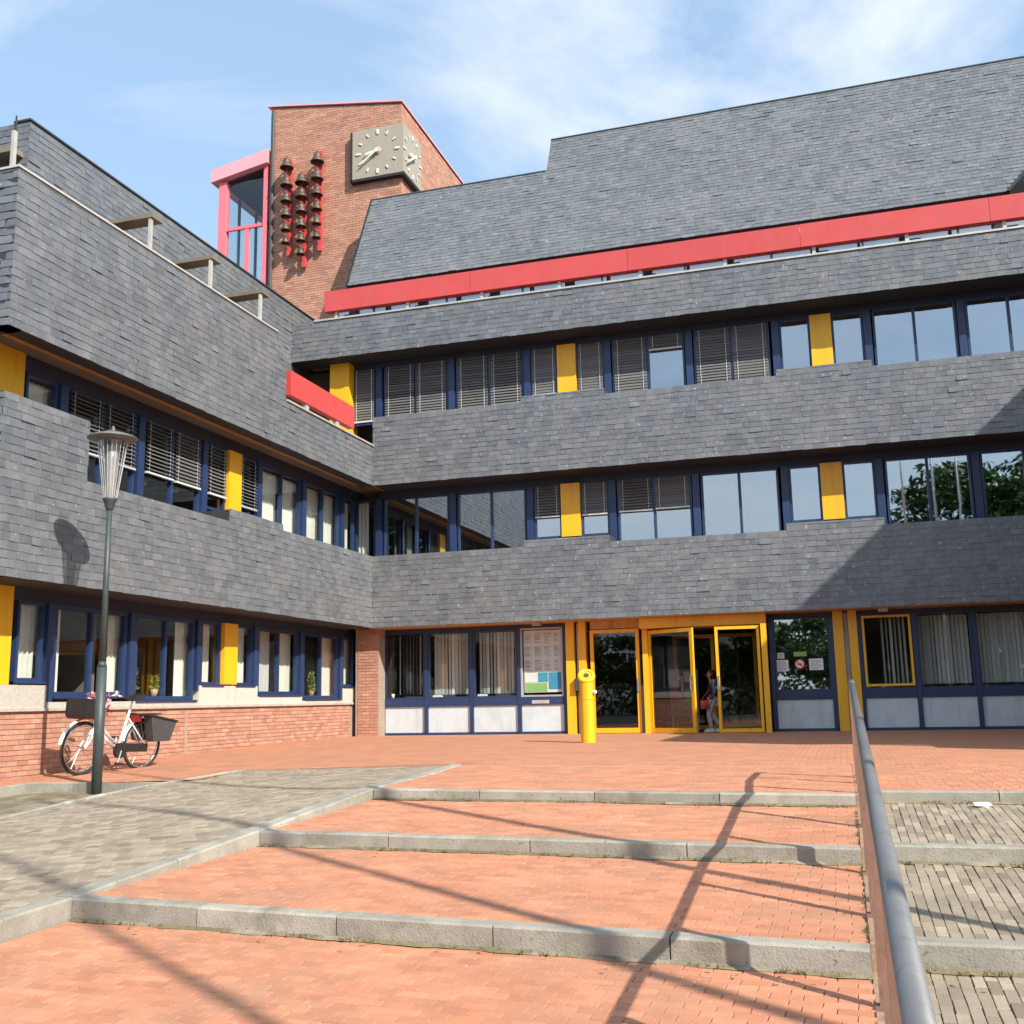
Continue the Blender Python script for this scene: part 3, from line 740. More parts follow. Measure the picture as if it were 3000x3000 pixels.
def unit(P, c, zlo, zn, zt, blinds=None, glass_m='coated_glass'):
    ypanel(P, c, zn - .02, zt); ws = []
    for a, b in ((c-.93, c-.24), (c+.24, c+.93)):
        ws.append(window(P, a, b, zn-.03, zt, (), glass_m))
        if blinds: blind(P, a+.04, b-.04, blinds, zt-.03, ws[-1])
    for s_ in (-1.02, 1.02): post(P, c+s_, zlo-.02, zt)
    return ws
# level 2, right wing
for c in UNITS_R: unit(PR, c, 4.4, 4.66, 5.93, 5.13 if c < -1 else None)
pairs = [(-10.83, -9.06), (-8.84, -7.06), (-4.8, -3.04), (-2.82, -1.06), (1.24, 3.0), (3.2, 4.95)]
for i, (a, b) in enumerate(pairs):
    w = window(PR, a, b, 4.38, 5.93, ((a+b)/2,), 'coated_glass')
    if i == 2: blind(PR, a+.05, (a+b)/2-.035, 5.12, 5.9, w); blind(PR, (a+b)/2+.035, b-.05, 5.12, 5.9, w)
for x in (-10.95, -8.95, -2.93, 3.1, 5.06): post(PR, x, 4.35, 5.93)
w = window(PR, -11.62, -11.05, 4.38, 5.93, (), 'clear_glass'); drape(PR, -11.5, -11.2, 4.42, 5.9, w)
# level 3, right wing
for c in UNITS_R: unit(PR, c, 7.92, 8.17, 9.43, 8.19 if c < -1 else None)
for i, (a, b) in enumerate(pairs):
    w = window(PR, a, b, 7.92, 9.43, ((a+b)/2,), 'coated_glass')
    if i in (0, 1, 2, 3):
        blind(PR, a+.05, (a+b)/2-.035, 7.97, 9.4, w)
        if i != 2: blind(PR, (a+b)/2+.035, b-.05, 7.97, 9.4, w)
        else: blind(PR, (a+b)/2+.035, b-.05, 9.0, 9.4, w)
for x in (-10.95, -8.95, -2.93, 3.1, 5.06): post(PR, x, 7.9, 9.43)
w = window(PR, -11.7, -11.07, 7.92, 9.43, (), 'coated_glass'); blind(PR, -11.66, -11.1, 7.97, 9.4, w)
m = MB(); m.box(-12.33, -11.78, YG-.35, YG+.2, 7.5, S3-.005); part('yellow_column', m, 'yellow_paint', hall)
# level 2, left wing
ws = unit(PL, 18.44, 4.35, 4.6, 5.86, None, 'clear_glass')
blind(PL, 17.55, 18.17, 4.85, 5.83, ws[0]); blind(PL, 18.72, 19.33, 4.76, 5.83, ws[1])
for i, (a, b) in enumerate(((13.57, 15.33), (15.55, 17.31), (19.58, 21.32), (21.54, 23.28))):
    w = window(PL, a, b, 4.28, 5.86, ((a+b)/2,), 'clear_glass')
    if i < 2:
        blind(PL, a+.05, (a+b)/2-.035, 4.84, 5.83, w); blind(PL, (a+b)/2+.035, b-.05, 4.84, 5.83, w)
    else:
        drape(PL, a+.08, a+.72, 4.34, 5.82, w); drape(PL, b-.82, b-.1, 4.34, 5.82, w)
for y in (13.46, 15.44, 21.43, 23.4): post(PL, y, 4.25, 5.86)
w = window(PL, 23.5, 24.15, 4.35, 5.86, (), 'clear_glass'); drape(PL, 23.56, 23.95, 4.4, 5.82, w)
w = window(PL, 12.68, 13.36, 5.18, 5.86, (), 'clear_glass', sill=False); drape(PL, 12.7, 13.3, 5.2, 5.82, w)
m = MB(); pbox(m, PL, 11.9, 12.64, -.3, .04, 5.0, S2-.004); part('yellow_column', m, 'yellow_paint', hall)
# ground floor, left wing
ws = unit(PL, 18.44, 1.12, 1.24, 2.4, None, 'clear_glass')
drape(PL, 17.56, 17.95, 1.2, 2.38, ws[0]); drape(PL, 18.8, 19.2, 1.2, 2.38, ws[1])
GP = []
for i, (a, b) in enumerate(((13.57, 15.33), (15.55, 17.31), (19.58, 21.32), (21.54, 23.28))):
    z0 = (1.0, .93, 1.02, .93)[i]
    w = window(PL, a, b, z0, 2.4, ((a+b)/2,), 'clear_glass', fr=.07); GP.append(w)
    if i == 0: drape(PL, 14.95, 15.27, 1.0, 2.38, w); drape(PL, 13.66, 13.78, 1.0, 2.38, w)
    if i == 1: drape(PL, 16.82, 17.22, 1.0, 2.38, w)
    if i == 2: drape(PL, 19.7, 20.2, 1.05, 2.38, w, 'vertical_blind'); drape(PL, 20.52, 21.12, 1.05, 2.38, w)
    if i == 3: drape(PL, 22.5, 23.1, 1.0, 2.38, w)
for y in (13.46, 15.44, 21.43, 23.4): post(PL, y, .9, 2.4)
w = window(PL, 23.5, 24.16, 1.22, 2.4, (), 'clear_glass'); drape(PL, 23.56, 24.0, 1.25, 2.38, w)
w = window(PL, 12.8, 13.36, 1.22, 2.4, (), 'clear_glass'); drape(PL, 12.9, 13.3, 1.25, 2.38, w)
m = MB(); pbox(m, PL, 11.95, 12.7, -.3, .04, 1.17, S1-.004); part('yellow_column', m, 'yellow_paint', hall)
# concrete strip under the ground floor windows, with notches for the deeper windows
segs = [(YE, 13.4, 1.165), (13.4, 17.4, .915), (17.4, 19.5, 1.19), (19.5, 21.4, .98), (21.4, 23.42, .89), (23.42, 24.3, 1.17)]
for a, b, zt in segs:
    m = MB(); pbox(m, PL, a+.006, b-.006, -.08, .115, .8, zt); part('sill_block', m, 'pebble_concrete', hall)
m = MB(); pbox(m, PL, YE, 24.3, -.08, .15, .785, .83); part('sill_ledge', m, 'concrete', hall)
# brickwork
BR = []
def bricks(O, U, N, u0, u1, z0, ztop, L=.218, H=.075):
    O = Vector(O); U = Vector(U); N = Vector(N); z = z0; r = 0; zmax = max(ztop(u0), ztop(u1))
    while z < zmax - .01:
        x = u0 - (.109 if r % 2 else 0)
        while x < u1:
            a, b = max(u0, x), min(u1, x + L); x += L
            zt = min(z + H, min(ztop(a), ztop(b)))
            if b - a < .03 or zt - z < .02: continue
            pr_ = .012 + random.uniform(-.002, .002); g = .005
            p = [O + U*(a+g) + V(0,0,z+g), O + U*(b-g) + V(0,0,z+g), O + U*(b-g) + V(0,0,zt-g), O + U*(a+g) + V(0,0,zt-g)]
            BR.append(([q_ + N*pr_ for q_ in p] + p, sum(p, Vector())/4))
        z += H; r += 1
BFACES = [(0,1,2,3), (4,5,1,0), (5,6,2,1), (6,7,3,2), (7,4,0,3)]
m = MB(); pbox(m, PL, YE, 24.3, -.1, .09, -.6, .785); wallL = part('brick_wall', m, 'mortar', hall)
bricks((XG+.09, 0, 0), (0,1,0), (1,0,0), YE, 19.6, -.3, lambda u: .785)
m = MB(); pbox(m, PL, 17.02, 17.08, .09, .104, -.2, .785); part('movement_joint', m, 'mortar', hall)
bricks((XG+.09, 0, 0), (0,1,0), (1,0,0), 19.6, 24.3, -.3, lambda u: .785)
m = MB(); m.box(-11.5, -10.88, 24.32, 24.7, -.2, S1-.003); part('brick_pier', m, 'mortar', hall)
bricks((0, 24.32, 0), (1,0,0), (0,-1,0), -11.44, -10.88, 0, lambda u: S1-.02)
# tower
TX0, TX1, TY = -15.35, -11.1, 26.3
ttop = lambda x: lerp(18.69, 18.03, (x-TX0)/(TX1-TX0))
m = MB(); n0 = [(TX0, 6), (TX1, 6), (TX1, 18.0), (TX0, 18.66)]
m.prism(n0, lambda u, d, v: (u, d, v), TY+.01, 31.5); tower = part('tower_wall', m, 'mortar', hall)
bricks((0, TY+.01, 0), (1,0,0), (0,-1,0), TX0, TX1, 9.9, lambda u: ttop(u)-.03)
bricks((TX1, 0, 0), (0,1,0), (1,0,0), TY, 31.5, 14.0, lambda u: 18.0)
m = MB(); m.add([V(TX0-.1, TY-.06, 18.70), V(TX1+.06, TY-.06, 18.03), V(TX1+.06, 31.6, 18.03), V(TX0-.1, 31.6, 18.70),
                 V(TX0-.1, TY-.06, 18.745), V(TX1+.06, TY-.06, 18.075), V(TX1+.06, 31.6, 18.075), V(TX0-.1, 31.6, 18.745)],
                [(3,2,1,0),(4,5,6,7),(0,1,5,4),(1,2,6,5),(2,3,7,6),(3,0,4,7)])
part('tower_coping', m, 'pale_pink', hall)
m = MB(); m.cyl((TX0+.12, TY-.07, 9.9), (TX0+.12, TY-.07, 18.5), .05, .05, 10); part('downpipe', m, 'lamp_green', hall)
# tower bricks and wall bricks
BR.sort(key=lambda b: (b[1]-CAM).length)
for pts, c in BR[:300]:
    b = MB(); b.add([p - c for p in pts], BFACES); link('brick', b.mesh('brick', ['brick']), wallL, Matrix.Translation(c))
s = MB()
for pts, c in BR[300:]:
    s.rv = random.random(); s.add(pts, BFACES)
tag(part('bricks', s, 'brick', hall), kind='stuff')
# glazed pink stair box left of the tower
bx0, bx1, by0, by1 = -17.1, -15.42, TY-.02, TY+3.0
def fas(x): return lerp(16.5, 16.84, (x-bx0)/(bx1-bx0))
m = MB()
for x in (bx0+.14, bx1-.07):
    for y in (by0+.12, by1-.12): m.box(x-.13 if x < -16 else x-.07, x+.13 if x < -16 else x+.07, y-.1, y+.1, 9.5, fas(x))
stair = part('stair_box_frame', m, 'pink_paint', hall)
m = MB(); m.add([V(bx0-.2, by0-.12, 16.5), V(bx1+.05, by0-.12, 16.84), V(bx1+.05, by1+.1, 16.84), V(bx0-.2, by1+.1, 16.5),
                 V(bx0-.2, by0-.12, 16.9), V(bx1+.05, by0-.12, 17.28), V(bx1+.05, by1+.1, 17.28), V(bx0-.2, by1+.1, 16.9)],
                [(3,2,1,0),(4,5,6,7),(0,1,5,4),(1,2,6,5),(2,3,7,6),(3,0,4,7)])
part('fascia', m, 'pale_pink', stair)
m = MB(); m.add([V(bx0+.1, by0+.1, 16.47), V(bx1, by0+.1, 16.8), V(bx1, by1-.1, 16.8), V(bx0+.1, by1-.1, 16.47)], [(3,2,1,0)]); part('ceiling', m, 'slate_dark', stair)
for (y, xs, zr) in ((by0+.1, (-16.12,), 14.92), (by1-.1, (-16.5, -15.95), 14.9)):
    m = MB(); m.box(bx0+.2, bx1, y-.04, y+.04, zr, zr+.1); part('transom', m, 'pink_paint', stair)
    for x in xs:
        m = MB(); m.box(x-.06, x+.06, y-.04, y+.04, 9.6, 14.9 if y < by0+1 else 16.5); part('mullion', m, 'pink_paint' if y < by0+1 else 'dark_frame', stair)
for y in (by0+1.0, by0+2.0):
    m = MB(); m.box(bx0+.1, bx0+.16, y-.04, y+.04, 9.6, 16.4); part('mullion', m, 'dark_frame', stair)
m = MB(); m.box(bx0+.1, bx0+.15, by0, by1, 13.9, 13.98); part('transom', m, 'dark_frame', stair)
m = MB(); m.box(bx0+.2, bx1-.1, by0+.14, by0+.15, 9.6, 16.5); part('pane', m, 'clear_glass', stair)
m = MB(); m.box(bx0+.05, bx0+.06, by0+.25, by1-.2, 9.6, 16.4); part('pane', m, 'clear_glass', stair)
m = MB(); m.box(bx0+.2, bx1-.1, by1-.15, by1-.14, 9.6, 16.5); part('pane', m, 'clear_glass', stair)

# --- ground floor of the right wing
rail0, rail1 = .7, .88
def gbay(u0, u1, parent_open=None, top=2.5, panel=True, frame='blue_frame', gl='clear_glass'):
    w = window(PR, u0, u1, rail1, top, (), gl, fr=.04, mat=frame, sill=False)
    if panel:
        p = MB(); pbox(p, PR, u0+.006, u1-.006, -.03, .02, .075, rail0-.005); part('spandrel_panel', p, 'white_panel', w)
    return w
m = MB(); pbox(m, PR, -10.88, -6.18, -.05, .06, rail0, rail1); part('window_rail', m, 'blue_frame', hall)
m = MB(); pbox(m, PR, -10.88, -6.18, -.06, .05, .012, .07); part('base_rail', m, 'blue_frame', hall)
m = MB(); pbox(m, PR, -10.88, -6.18, -.06, .05, 2.5, S1-.004); part('header_beam', m, 'dark_frame', hall)
edges = [-10.84, -9.7, -8.53, -7.33, -6.2]
for x in edges:
    m = MB(); pbox(m, PR, x-.042, x+.042, -.06, .07, .07, 2.5); part('mullion', m, 'blue_frame', hall)
for i, (a, b) in enumerate(zip(edges[:-1], edges[1:])):
    if i < 3:
        w = gbay(a+.043, b-.043); vblinds(PR, a+.1, b-.1, 1.0 if i == 0 else .98, 2.45, w, ang=(.9, .2, .35)[i])
    else:
        w = gbay(a+.043, b-.043, frame='zinc')
WPOST = w
# cardboard boxes and cups on the sill inside
m = MB(); pbox(m, PR, -7.02, -6.6, .062, .072, .72, .8); part('letter_slot', m, 'zinc', hall)
# posters filling the fourth window
m = MB(); pbox(m, PR, -7.22, -6.3, -.032, -.028, .98, 2.44); pb = part('poster_board', m, 'paper', WPOST)
px = [-7.22, -6.98, -6.74, -6.5, -6.3]; pz = [2.42, 2.1, 1.78, 1.46]
for a, b in zip(px[:-1], px[1:]):
    for zt, zb_ in zip(pz[:-1], pz[1:]):
        m = MB(); pbox(m, PR, a+.012, b-.012, -.027, -.024, zb_+.012, zt-.012); sheet_ = part('notice', m, 'paper', WPOST)
m = MB()
for a, b in zip(px[:-1], px[1:]):
    for zt, zb_ in zip(pz[:-1], pz[1:]):
        z = zt - .05
        while z > zb_ + .04:
            e = random.uniform(.5, .95); pbox(m, PR, a+.03, a+.03+(b-a-.06)*e, -.0235, -.022, z-.009, z); z -= random.choice((.022, .022, .05))
part('print_lines', m, 'ink', WPOST)
for (a, b, z0, z1, mt) in ((-6.62, -6.32, 1.05, 1.44, 'paper_blue'), (-7.2, -6.66, 1.0, 1.2, 'paper_green'), (-7.2, -6.9, 1.22, 1.44, 'paper'), (-6.88, -6.64, 1.22, 1.44, 'paper_blue')):
    m = MB(); pbox(m, PR, a, b, -.026, -.022, z0, z1); part('poster', m, mt, WPOST)
# yellow double columns with a concrete strip between
def ycol(a, b):
    w_ = (b-a)
    for (u, v_) in ((a, a+w_*.42), (a+w_*.64, b)):
        m = MB(); m.box(u*1.008, v_*1.008, YG-.16, YG+.1, BED, S1-.004); part('yellow_column', m, 'yellow_paint', hall)
    m = MB(); m.box(a+w_*.42+.004, a+w_*.64-.004, YG-.1, YG, BED, S1-.05); part('column_core', m, 'concrete', hall)
ycol(-6.14, -5.66); ycol(-.1, .4)
m = MB(); m.box(-5.98, -5.85, YG-.26, YG-.12, 1.0, 1.28); part('ash_bin', m, 'lamp_green', hall)
# single yellow framed door
def door(a, b, z1, y0, y1, fr=.1, mat='yellow_paint', name='door', gl='door_glass', handle=1):
    """leaf from (a,y0) to (b,y1)"""
    A = V(a*1.005, y0, 0); B = V(b*1.005, y1, 0); U = (B-A); L = U.length; U.normalize(); N = U.cross(V(0,0,1)); m = MB()
    def bx(u0, u1, d0, d1, z0, z1_, mm):
        c = A + U*((u0+u1)/2) + N*((d0+d1)/2) + V(0,0,(z0+z1_)/2); mm.obox(c, U*((u1-u0)/2), N*((d1-d0)/2), V(0,0,(z1_-z0)/2))
    bx(0, fr, -.03, .03, .02, z1, m); bx(L-fr, L, -.03, .03, .02, z1, m)
    bx(fr, L-fr, -.028, .028, .02, .02+fr*1.3, m); bx(fr, L-fr, -.028, .028, z1-fr, z1, m)
    o = part(name, m, mat, hall)
    g = MB(); bx(fr, L-fr, -.006, .006, .02+fr*1.3, z1-fr, g); part('pane', g, gl, o)
    h = MB(); u = L-fr*.5 if handle > 0 else fr*.5; bx(u-.02, u+.02, .04, .1, .95, 1.25, h); part('handle', h, 'chrome', o)
    return o
door(-5.58, -4.42, 2.4, YG-.1, YG-.1, fr=.085)
m = MB(); m.box(-5.6, -4.36, YG-.12, YG+.1, 2.42, S1-.004); part('door_header', m, 'wood_soffit', hall)
# entrance porch with two glazed leaves
m = MB(); m.box(-4.36, -1.52, YB+.36, YG+.2, 2.37, 2.6); part('porch_header', m, 'yellow_paint', hall)
for (x, y) in ((-4.29, YG-.16), (-1.57, YB+.2)):
    m = MB(); m.box(x-.06, x+.06, y-.07, y+.07, BED, 2.366); part('porch_post', m, 'yellow_paint', hall)
door(-4.2, -3.1, 2.33, YG-.15, YB+.1, fr=.08)
door(-2.62, -1.66, 2.33, YB+.16, YB+.24, fr=.065, handle=-1)
door(-3.9, -2.9, 2.3, YG+1.6, YG+1.6, fr=.08); door(-2.85, -1.9, 2.3, YG+1.6, YG+1.6, fr=.08, handle=-1)
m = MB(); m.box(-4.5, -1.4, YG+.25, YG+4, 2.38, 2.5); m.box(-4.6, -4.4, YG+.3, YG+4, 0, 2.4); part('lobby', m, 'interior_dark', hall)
# window with the door signs
post(PR, -1.44, .07, 2.5, .045); post(PR, -.15, .07, 2.5, .05)
m = MB(); pbox(m, PR, -1.48, -.12, -.05, .055, rail0, rail1); part('window_rail', m, 'blue_frame', hall)
m = MB(); pbox(m, PR, -1.48, -.12, -.06, .05, .012, .07); part('base_rail', m, 'blue_frame', hall)
m = MB(); pbox(m, PR, -1.48, -.12, -.06, .05, 2.5, S1-.004); part('header_beam', m, 'dark_frame', hall)
SW = gbay(-1.395, -.2, gl='coated_glass')
for (a, b, z0, z1, mt, nm) in ((-1.38, -1.1, 1.32, 1.57, 'paper', 'notice'), (-1.33, -1.18, 1.6, 1.73, 'paper', 'notice'), (-.66, -.36, 1.33, 1.58, 'paper', 'notice'), (-.98, -.7, 1.64, 1.74, 'paper_green', 'exit_sign')):
    m = MB(); pbox(m, PR, a, b, .0065, .01, z0, z1); q_ = part(nm, m, mt, SW)
    if mt == 'paper':
        l = MB(); z = z1-.04
        while z > z0+.03: pbox(l, PR, a+.03, b-.03-random.uniform(0, .08), .0105, .0115, z-.008, z); z -= .028
        part('print_lines', l, 'ink', SW)
cx, cz = -.86, 1.47
m = MB(); m.add([PR(cx+.11*math.cos(t*math.pi/12), .0105, cz+.11*math.sin(t*math.pi/12)) for t in range(24)], [tuple(range(24))]); part('round_sign', m, 'paper', SW)
m = MB()
for t in range(24):
    a, b = t*math.pi/12, (t+1)*math.pi/12
    m.add([PR(cx+r_*math.cos(q_), .012, cz+r_*math.sin(q_)) for (r_, q_) in ((.085, a), (.11, a), (.11, b), (.085, b))], [(0,1,2,3)])
m.add([PR(cx+x_, .0122, cz+z_) for x_, z_ in ((-.07, .055), (-.055, .07), (.07, -.055), (.055, -.07))], [(0,1,2,3)])
part('round_sign_ring', m, 'sign_red', SW)
m = MB(); pbox(m, PR, cx-.05, cx+.05, .0108, .0114, cz-.02, cz+.015); part('round_sign_print', m, 'ink', SW)
# windows right of the second column
ed = [.43, 1.57, 2.75, 3.95, 5.1]
m = MB(); pbox(m, PR, .42, XK, -.05, .055, rail0, rail1); part('window_rail', m, 'blue_frame', hall)
m = MB(); pbox(m, PR, .42, XK, -.06, .05, .012, .07); part('base_rail', m, 'blue_frame', hall)
m = MB(); pbox(m, PR, .42, XK, -.06, .05, 2.5, S1-.004); part('header_beam', m, 'dark_frame', hall)
for x in ed: post(PR, x, .07, 2.5, .042)
for i, (a, b) in enumerate(zip(ed[:-1], ed[1:])):
    w = gbay(a+.043, b-.043, gl='clear_glass')
    if i == 0:
        f = MB()
        for (u0, u1, z0, z1) in ((a+.07, b-.07, .95, 1.0), (a+.07, b-.07, 2.42, 2.47), (a+.07, a+.12, 1.0, 2.42), (b-.12, b-.07, 1.0, 2.42)): pbox(f, PR, u0, u1, .052, .085, z0, z1)
        part('yellow_sash', f, 'yellow_paint', w); vblinds(PR, a+.45, b-.1, .98, 2.45, w, ang=1.0)
    else: vblinds(PR, a+.08, b-.08, .98, 2.45, w, ang=.45, step=.085)
# small lamps under the soffit
for x in (-6.75, .95):
    m = MB(); m.box(x-.1, x+.1, YB+.12, YB+.26, S1-.1, S1+.0); part('soffit_lamp', m, 'concrete', hall)
# third wing, just outside the picture on the right
m = MB(); m.box(XK+.005, 14, YK+.005, YB+.6, S1, 4.4); m.box(XK+.005, 14, YK+.005, YB+.6, S2, 8.55); part('slate_cladding', m, 'slate_dark', hall)
m = MB(); m.box(XK+.75, 14, YK+.6, YB+.6, -.1, S1); m.box(XK+.75, 14, YK+.6, YB+.6, 4.4, S2); m.box(XK+2, 14, YK+2, YB+.6, 8.55, 10.7); m.box(XK+.01, 14, YB+.61, 31.9, -.1, 11.25); part('wing_wall', m, 'dark_frame', hall)

PK = lambda u, d, z: (XK + .7 - d, u, z)
for z0, z1 in ((.9, 2.4), (4.45, 5.93)):
    for y in (14.4, 16.4, 18.4, 20.4, 22.4): window(PK, y-.85, y+.85, z0, z1, (y,), 'coated_glass')

# ------------------------------------------------------------------ clock on the tower corner
ck = thing('tower_clock', (-11.0, TY, 15.75), 'square pale stone clock wrapped round the corner of the brick tower', 'clock')
m = MB(); m.box(-12.56, -10.96, TY-.16, TY-.004, 15.76, 17.28); m.box(TX1+.015, -10.96, TY-.004, 27.5, 15.76, 17.28)
part('clock_body', m, 'clock_stone', ck)
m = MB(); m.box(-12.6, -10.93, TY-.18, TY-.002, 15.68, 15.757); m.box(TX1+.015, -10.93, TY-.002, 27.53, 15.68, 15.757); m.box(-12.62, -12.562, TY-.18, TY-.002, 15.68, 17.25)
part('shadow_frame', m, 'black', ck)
def dial(P):
    for h in range(12):
        a = math.pi/2 - h*math.pi/6; r = .61; l = .055 if h % 3 else .07
        c, s_ = math.cos(a), math.sin(a); w_ = .022 if h % 3 else .03; pts = []
        for (q_, t_) in ((-l, -w_), (l, -w_), (l, w_), (-l, w_)): pts.append(((r+q_)*c - t_*s_, (r+q_)*s_ + t_*c))
        m = MB(); m.prism(pts, P, .004, .03); part('hour_mark', m, 'clock_mark', ck)
    for (ang, l, w_, nm, d) in ((180+10, .4, .032, 'hour_hand', .06), (180+36, .68, .022, 'minute_hand', .09)):
        a = rad(ang); c, s_ = math.cos(a), math.sin(a)
        pts = [(q_*c - t_*s_, q_*s_ + t_*c) for (q_, t_) in ((-.12, -w_), (l*.8, -w_*1.2), (l, 0), (l*.8, w_*1.2), (-.12, w_))]
        m = MB(); m.prism(pts, P, d, d+.02); part(nm, m, 'clock_mark', ck)
    m = MB(); m.prism([(.06*math.cos(t*.5236), .06*math.sin(t*.5236)) for t in range(12)], P, .0, .115); part('hub', m, 'clock_mark', ck)
dial(lambda u, d, v: (-11.76+u, TY-.16-d, 16.52+v))
dial(lambda u, d, v: (-10.96+d, 26.82+u, 16.52+v))

# ------------------------------------------------------------------ carillon
ca = thing('carillon', (-14.1, TY, 13.4), 'three red masts of bronze bells mounted on the brick tower front', 'bells')
for x, zt, zs in ((-14.6, 16.75, (16.4, 15.83, 15.33, 14.87, 14.44, 14.04)), (-14.1, 16.1, (15.83, 15.38, 14.92, 14.47, 14.03, 13.62)), (-13.6, 16.85, (16.41, 15.87, 15.38, 14.92, 14.48, 14.05))):
    m = MB(); m.box(x-.06, x+.06, TY-.16, TY-.06, zs[-1]-.3, zt); part('mast', m, 'red_paint', ca)
    for z in (zt-.1, zs[-1]-.2, (zt+zs[-1])/2):
        m = MB(); m.box(x-.04, x+.04, TY-.07, TY-.002, z-.04, z+.04); part('wall_bracket', m, 'dark_red', ca)
    for k, z in enumerate(zs):
        R = .205 - .015*k; by = TY-.34
        m = MB(); m.lathe((x, by, z), [(R*.86, -.0), (R, 0), (R*.98, .03), (R*.72, .1), (R*.58, .2), (R*.52, .27-.015*k), (R*.3, .31-.015*k), (.001, .325-.015*k)], 18)
        m.lathe((x, by, z), [(R*.86, 0), (R*.6, .1), (R*.4, .24), (.001, .26)], 18)
        b = part('bell', m, 'bronze', ca, True)
        c = MB(); c.cyl((x, by, z+.2), (x, by, z-.03), .012, .012, 6); c.cyl((x, by, z-.06), (x, by, z-.0), .03, .03, 8); part('clapper', c, 'dark_red', b)
        c = MB(); c.box(x-.025, x+.025, by-.04, TY-.15, z+.33-.015*k, z+.37-.015*k); c.box(x-.02, x+.02, by-.02, by+.02, z+.31-.015*k, z+.34-.015*k); part('bell_arm', c, 'red_paint', b)

# ------------------------------------------------------------------ handrail
hr = thing('handrail', (.08, 2, -.74), 'worn grey steel tube handrail on brown posts down the middle of the steps', 'railing')
def zrail(y): return .9 if y >= 9.86 else .285 + .0775*(y-1.92)
def gz(y):
    if y > J1: return 0
    if y > 7.5: return lerp(-.19, -.09, (y-7.5)/1.9)
    if y > 5.6: return lerp(-.39, -.295, (y-5.6)/1.9)
    return lerp(-.77, -.515, (y-1.2)/4.4)
path = [V(.08, 1.0, zrail(1.0)), V(.08, 9.5, zrail(9.5)), V(.08, 9.75, zrail(9.75)+.003), V(.08, 10.0, .9), V(.08, 11.0, .9), V(.08, 11.05, .885), V(.08, 11.07, .84)]
m = MB(); m.tube(path, .0265, 20); part('rail_tube', m, 'steel_tube', hr, True)
for i in range(10):
    y = 1.95 + 1.05*i - (.0 if i < 9 else .4)
    m = MB(); m.box(.06, .1, y-.022, y+.022, gz(y)-.05, zrail(y)-.022); po = part('post', m, 'brown_post', hr)
    f = MB(); f.box(.04, .12, y-.04, y+.04, gz(y)-.01, gz(y)+.026); part('base_plate', f, 'brown_post', po)
m = MB()
for (y0, y1, z0, z1) in ((1.2, 5.6, -.77, -.515), (5.6, 7.5, -.39, -.295), (7.5, 9.1, -.19, -.105), (9.1, 9.6, -.004, -.004)):
    m.add([V(.043, y0, z0-.3), V(.132, y0, z0-.3), V(.132, y1, z1-.3), V(.043, y1, z1-.3), V(.043, y0, z0+.013), V(.132, y0, z0+.013), V(.132, y1, z1+.013), V(.043, y1, z1+.013)],
          [(3,2,1,0),(4,5,6,7),(0,1,5,4),(1,2,6,5),(2,3,7,6),(3,0,4,7)])
part('kerb_strip', m, 'paver_joint', steps)

# ------------------------------------------------------------------ street lamp
lx, ly, lz = -9.5, 12.19, -.3
lp = thing('street_lamp', (lx, ly, lz), 'slim dark green lamp post with tapered glass lantern and wide conical cap', 'street lamp')
m = MB(); m.cyl((lx, ly, lz-.05), (lx, ly, 1.35), .068, .066, 16); m.cyl((lx, ly, 1.35), (lx, ly, 1.43), .066, .042, 16); m.cyl((lx, ly, 1.43), (lx, ly, 3.62), .042, .036, 16)
part('post', m, 'lamp_green', lp, True)
m = MB(); m.lathe((lx, ly, 0), [(.045, 3.5), (.065, 3.54), (.07, 3.6), (.1, 3.64), (.1, 3.66), (.001, 3.665)], 20); part('collar', m, 'lamp_green', lp, True)
m = MB(); m.lathe((lx, ly, 0), [(.085, 3.667), (.12, 3.9), (.155, 4.15), (.19, 4.4), (.2, 4.46)], 28); part('lantern_glass', m, 'lamp_glass', lp, True)
m = MB()
for i in range(20):
    a = i*math.pi/10; c, s_ = math.cos(a), math.sin(a)
    m.cyl((lx+.089*c, ly+.089*s_, 3.67), (lx+.2*c, ly+.2*s_, 4.455), .003, .003, 4)
part('lantern_ribs', m, 'frost', lp)
m = MB(); m.lathe((lx, ly, 0), [(.05, 3.67), (.065, 3.8), (.085, 4.2), (.09, 4.4), (.001, 4.42)], 18); part('diffuser', m, 'frost', lp, True)
m = MB(); m.lathe((lx, ly, 0), [(.001, 4.46), (.21, 4.462), (.215, 4.49), (.335, 4.505), (.34, 4.517), (.28, 4.55), (.16, 4.59), (.07, 4.615), (.03, 4.63), (.016, 4.69), (.001, 4.7)], 32); part('cap', m, 'lamp_cap', lp, True)

# ------------------------------------------------------------------ yellow call pillar
cp = thing('call_pillar', (-4.55, 19.6, BED), 'round yellow pillar with slanted top ring in front of the glass door', 'pillar')
px_, py_, R = -4.55, 19.6, .135
m = MB(); n = 24; pts = []
tl = V(-.15, -.55, .82).normalized()
def ztop(dx, dy): return 1.2 - (dx*tl.x + dy*tl.y)/tl.z*.55
for i in range(n):
    a = 2*math.pi*i/n; pts.append((px_+R*math.cos(a), py_+R*math.sin(a), BED))
for i in range(n):
    a = 2*math.pi*i/n; dx, dy = R*math.cos(a), R*math.sin(a); pts.append((px_+dx, py_+dy, ztop(dx, dy)))
m.add(pts, [(i, (i+1) % n, n+(i+1) % n, n+i) for i in range(n)]); part('tube', m, 'yellow_paint', cp, True)
nn = V(.1, -.35, .3).normalized()
c0 = V(px_, py_-.02, 1.22)
m = MB(); m.torus(c0, nn, .128, .042, 28, 10); part('top_ring', m, 'yellow_paint', cp, True)
m = MB(); m.cyl(c0 - nn*.03, c0 + nn*.02, .12, .12, 20); part('face_plate', m, 'yellow_paint', cp)
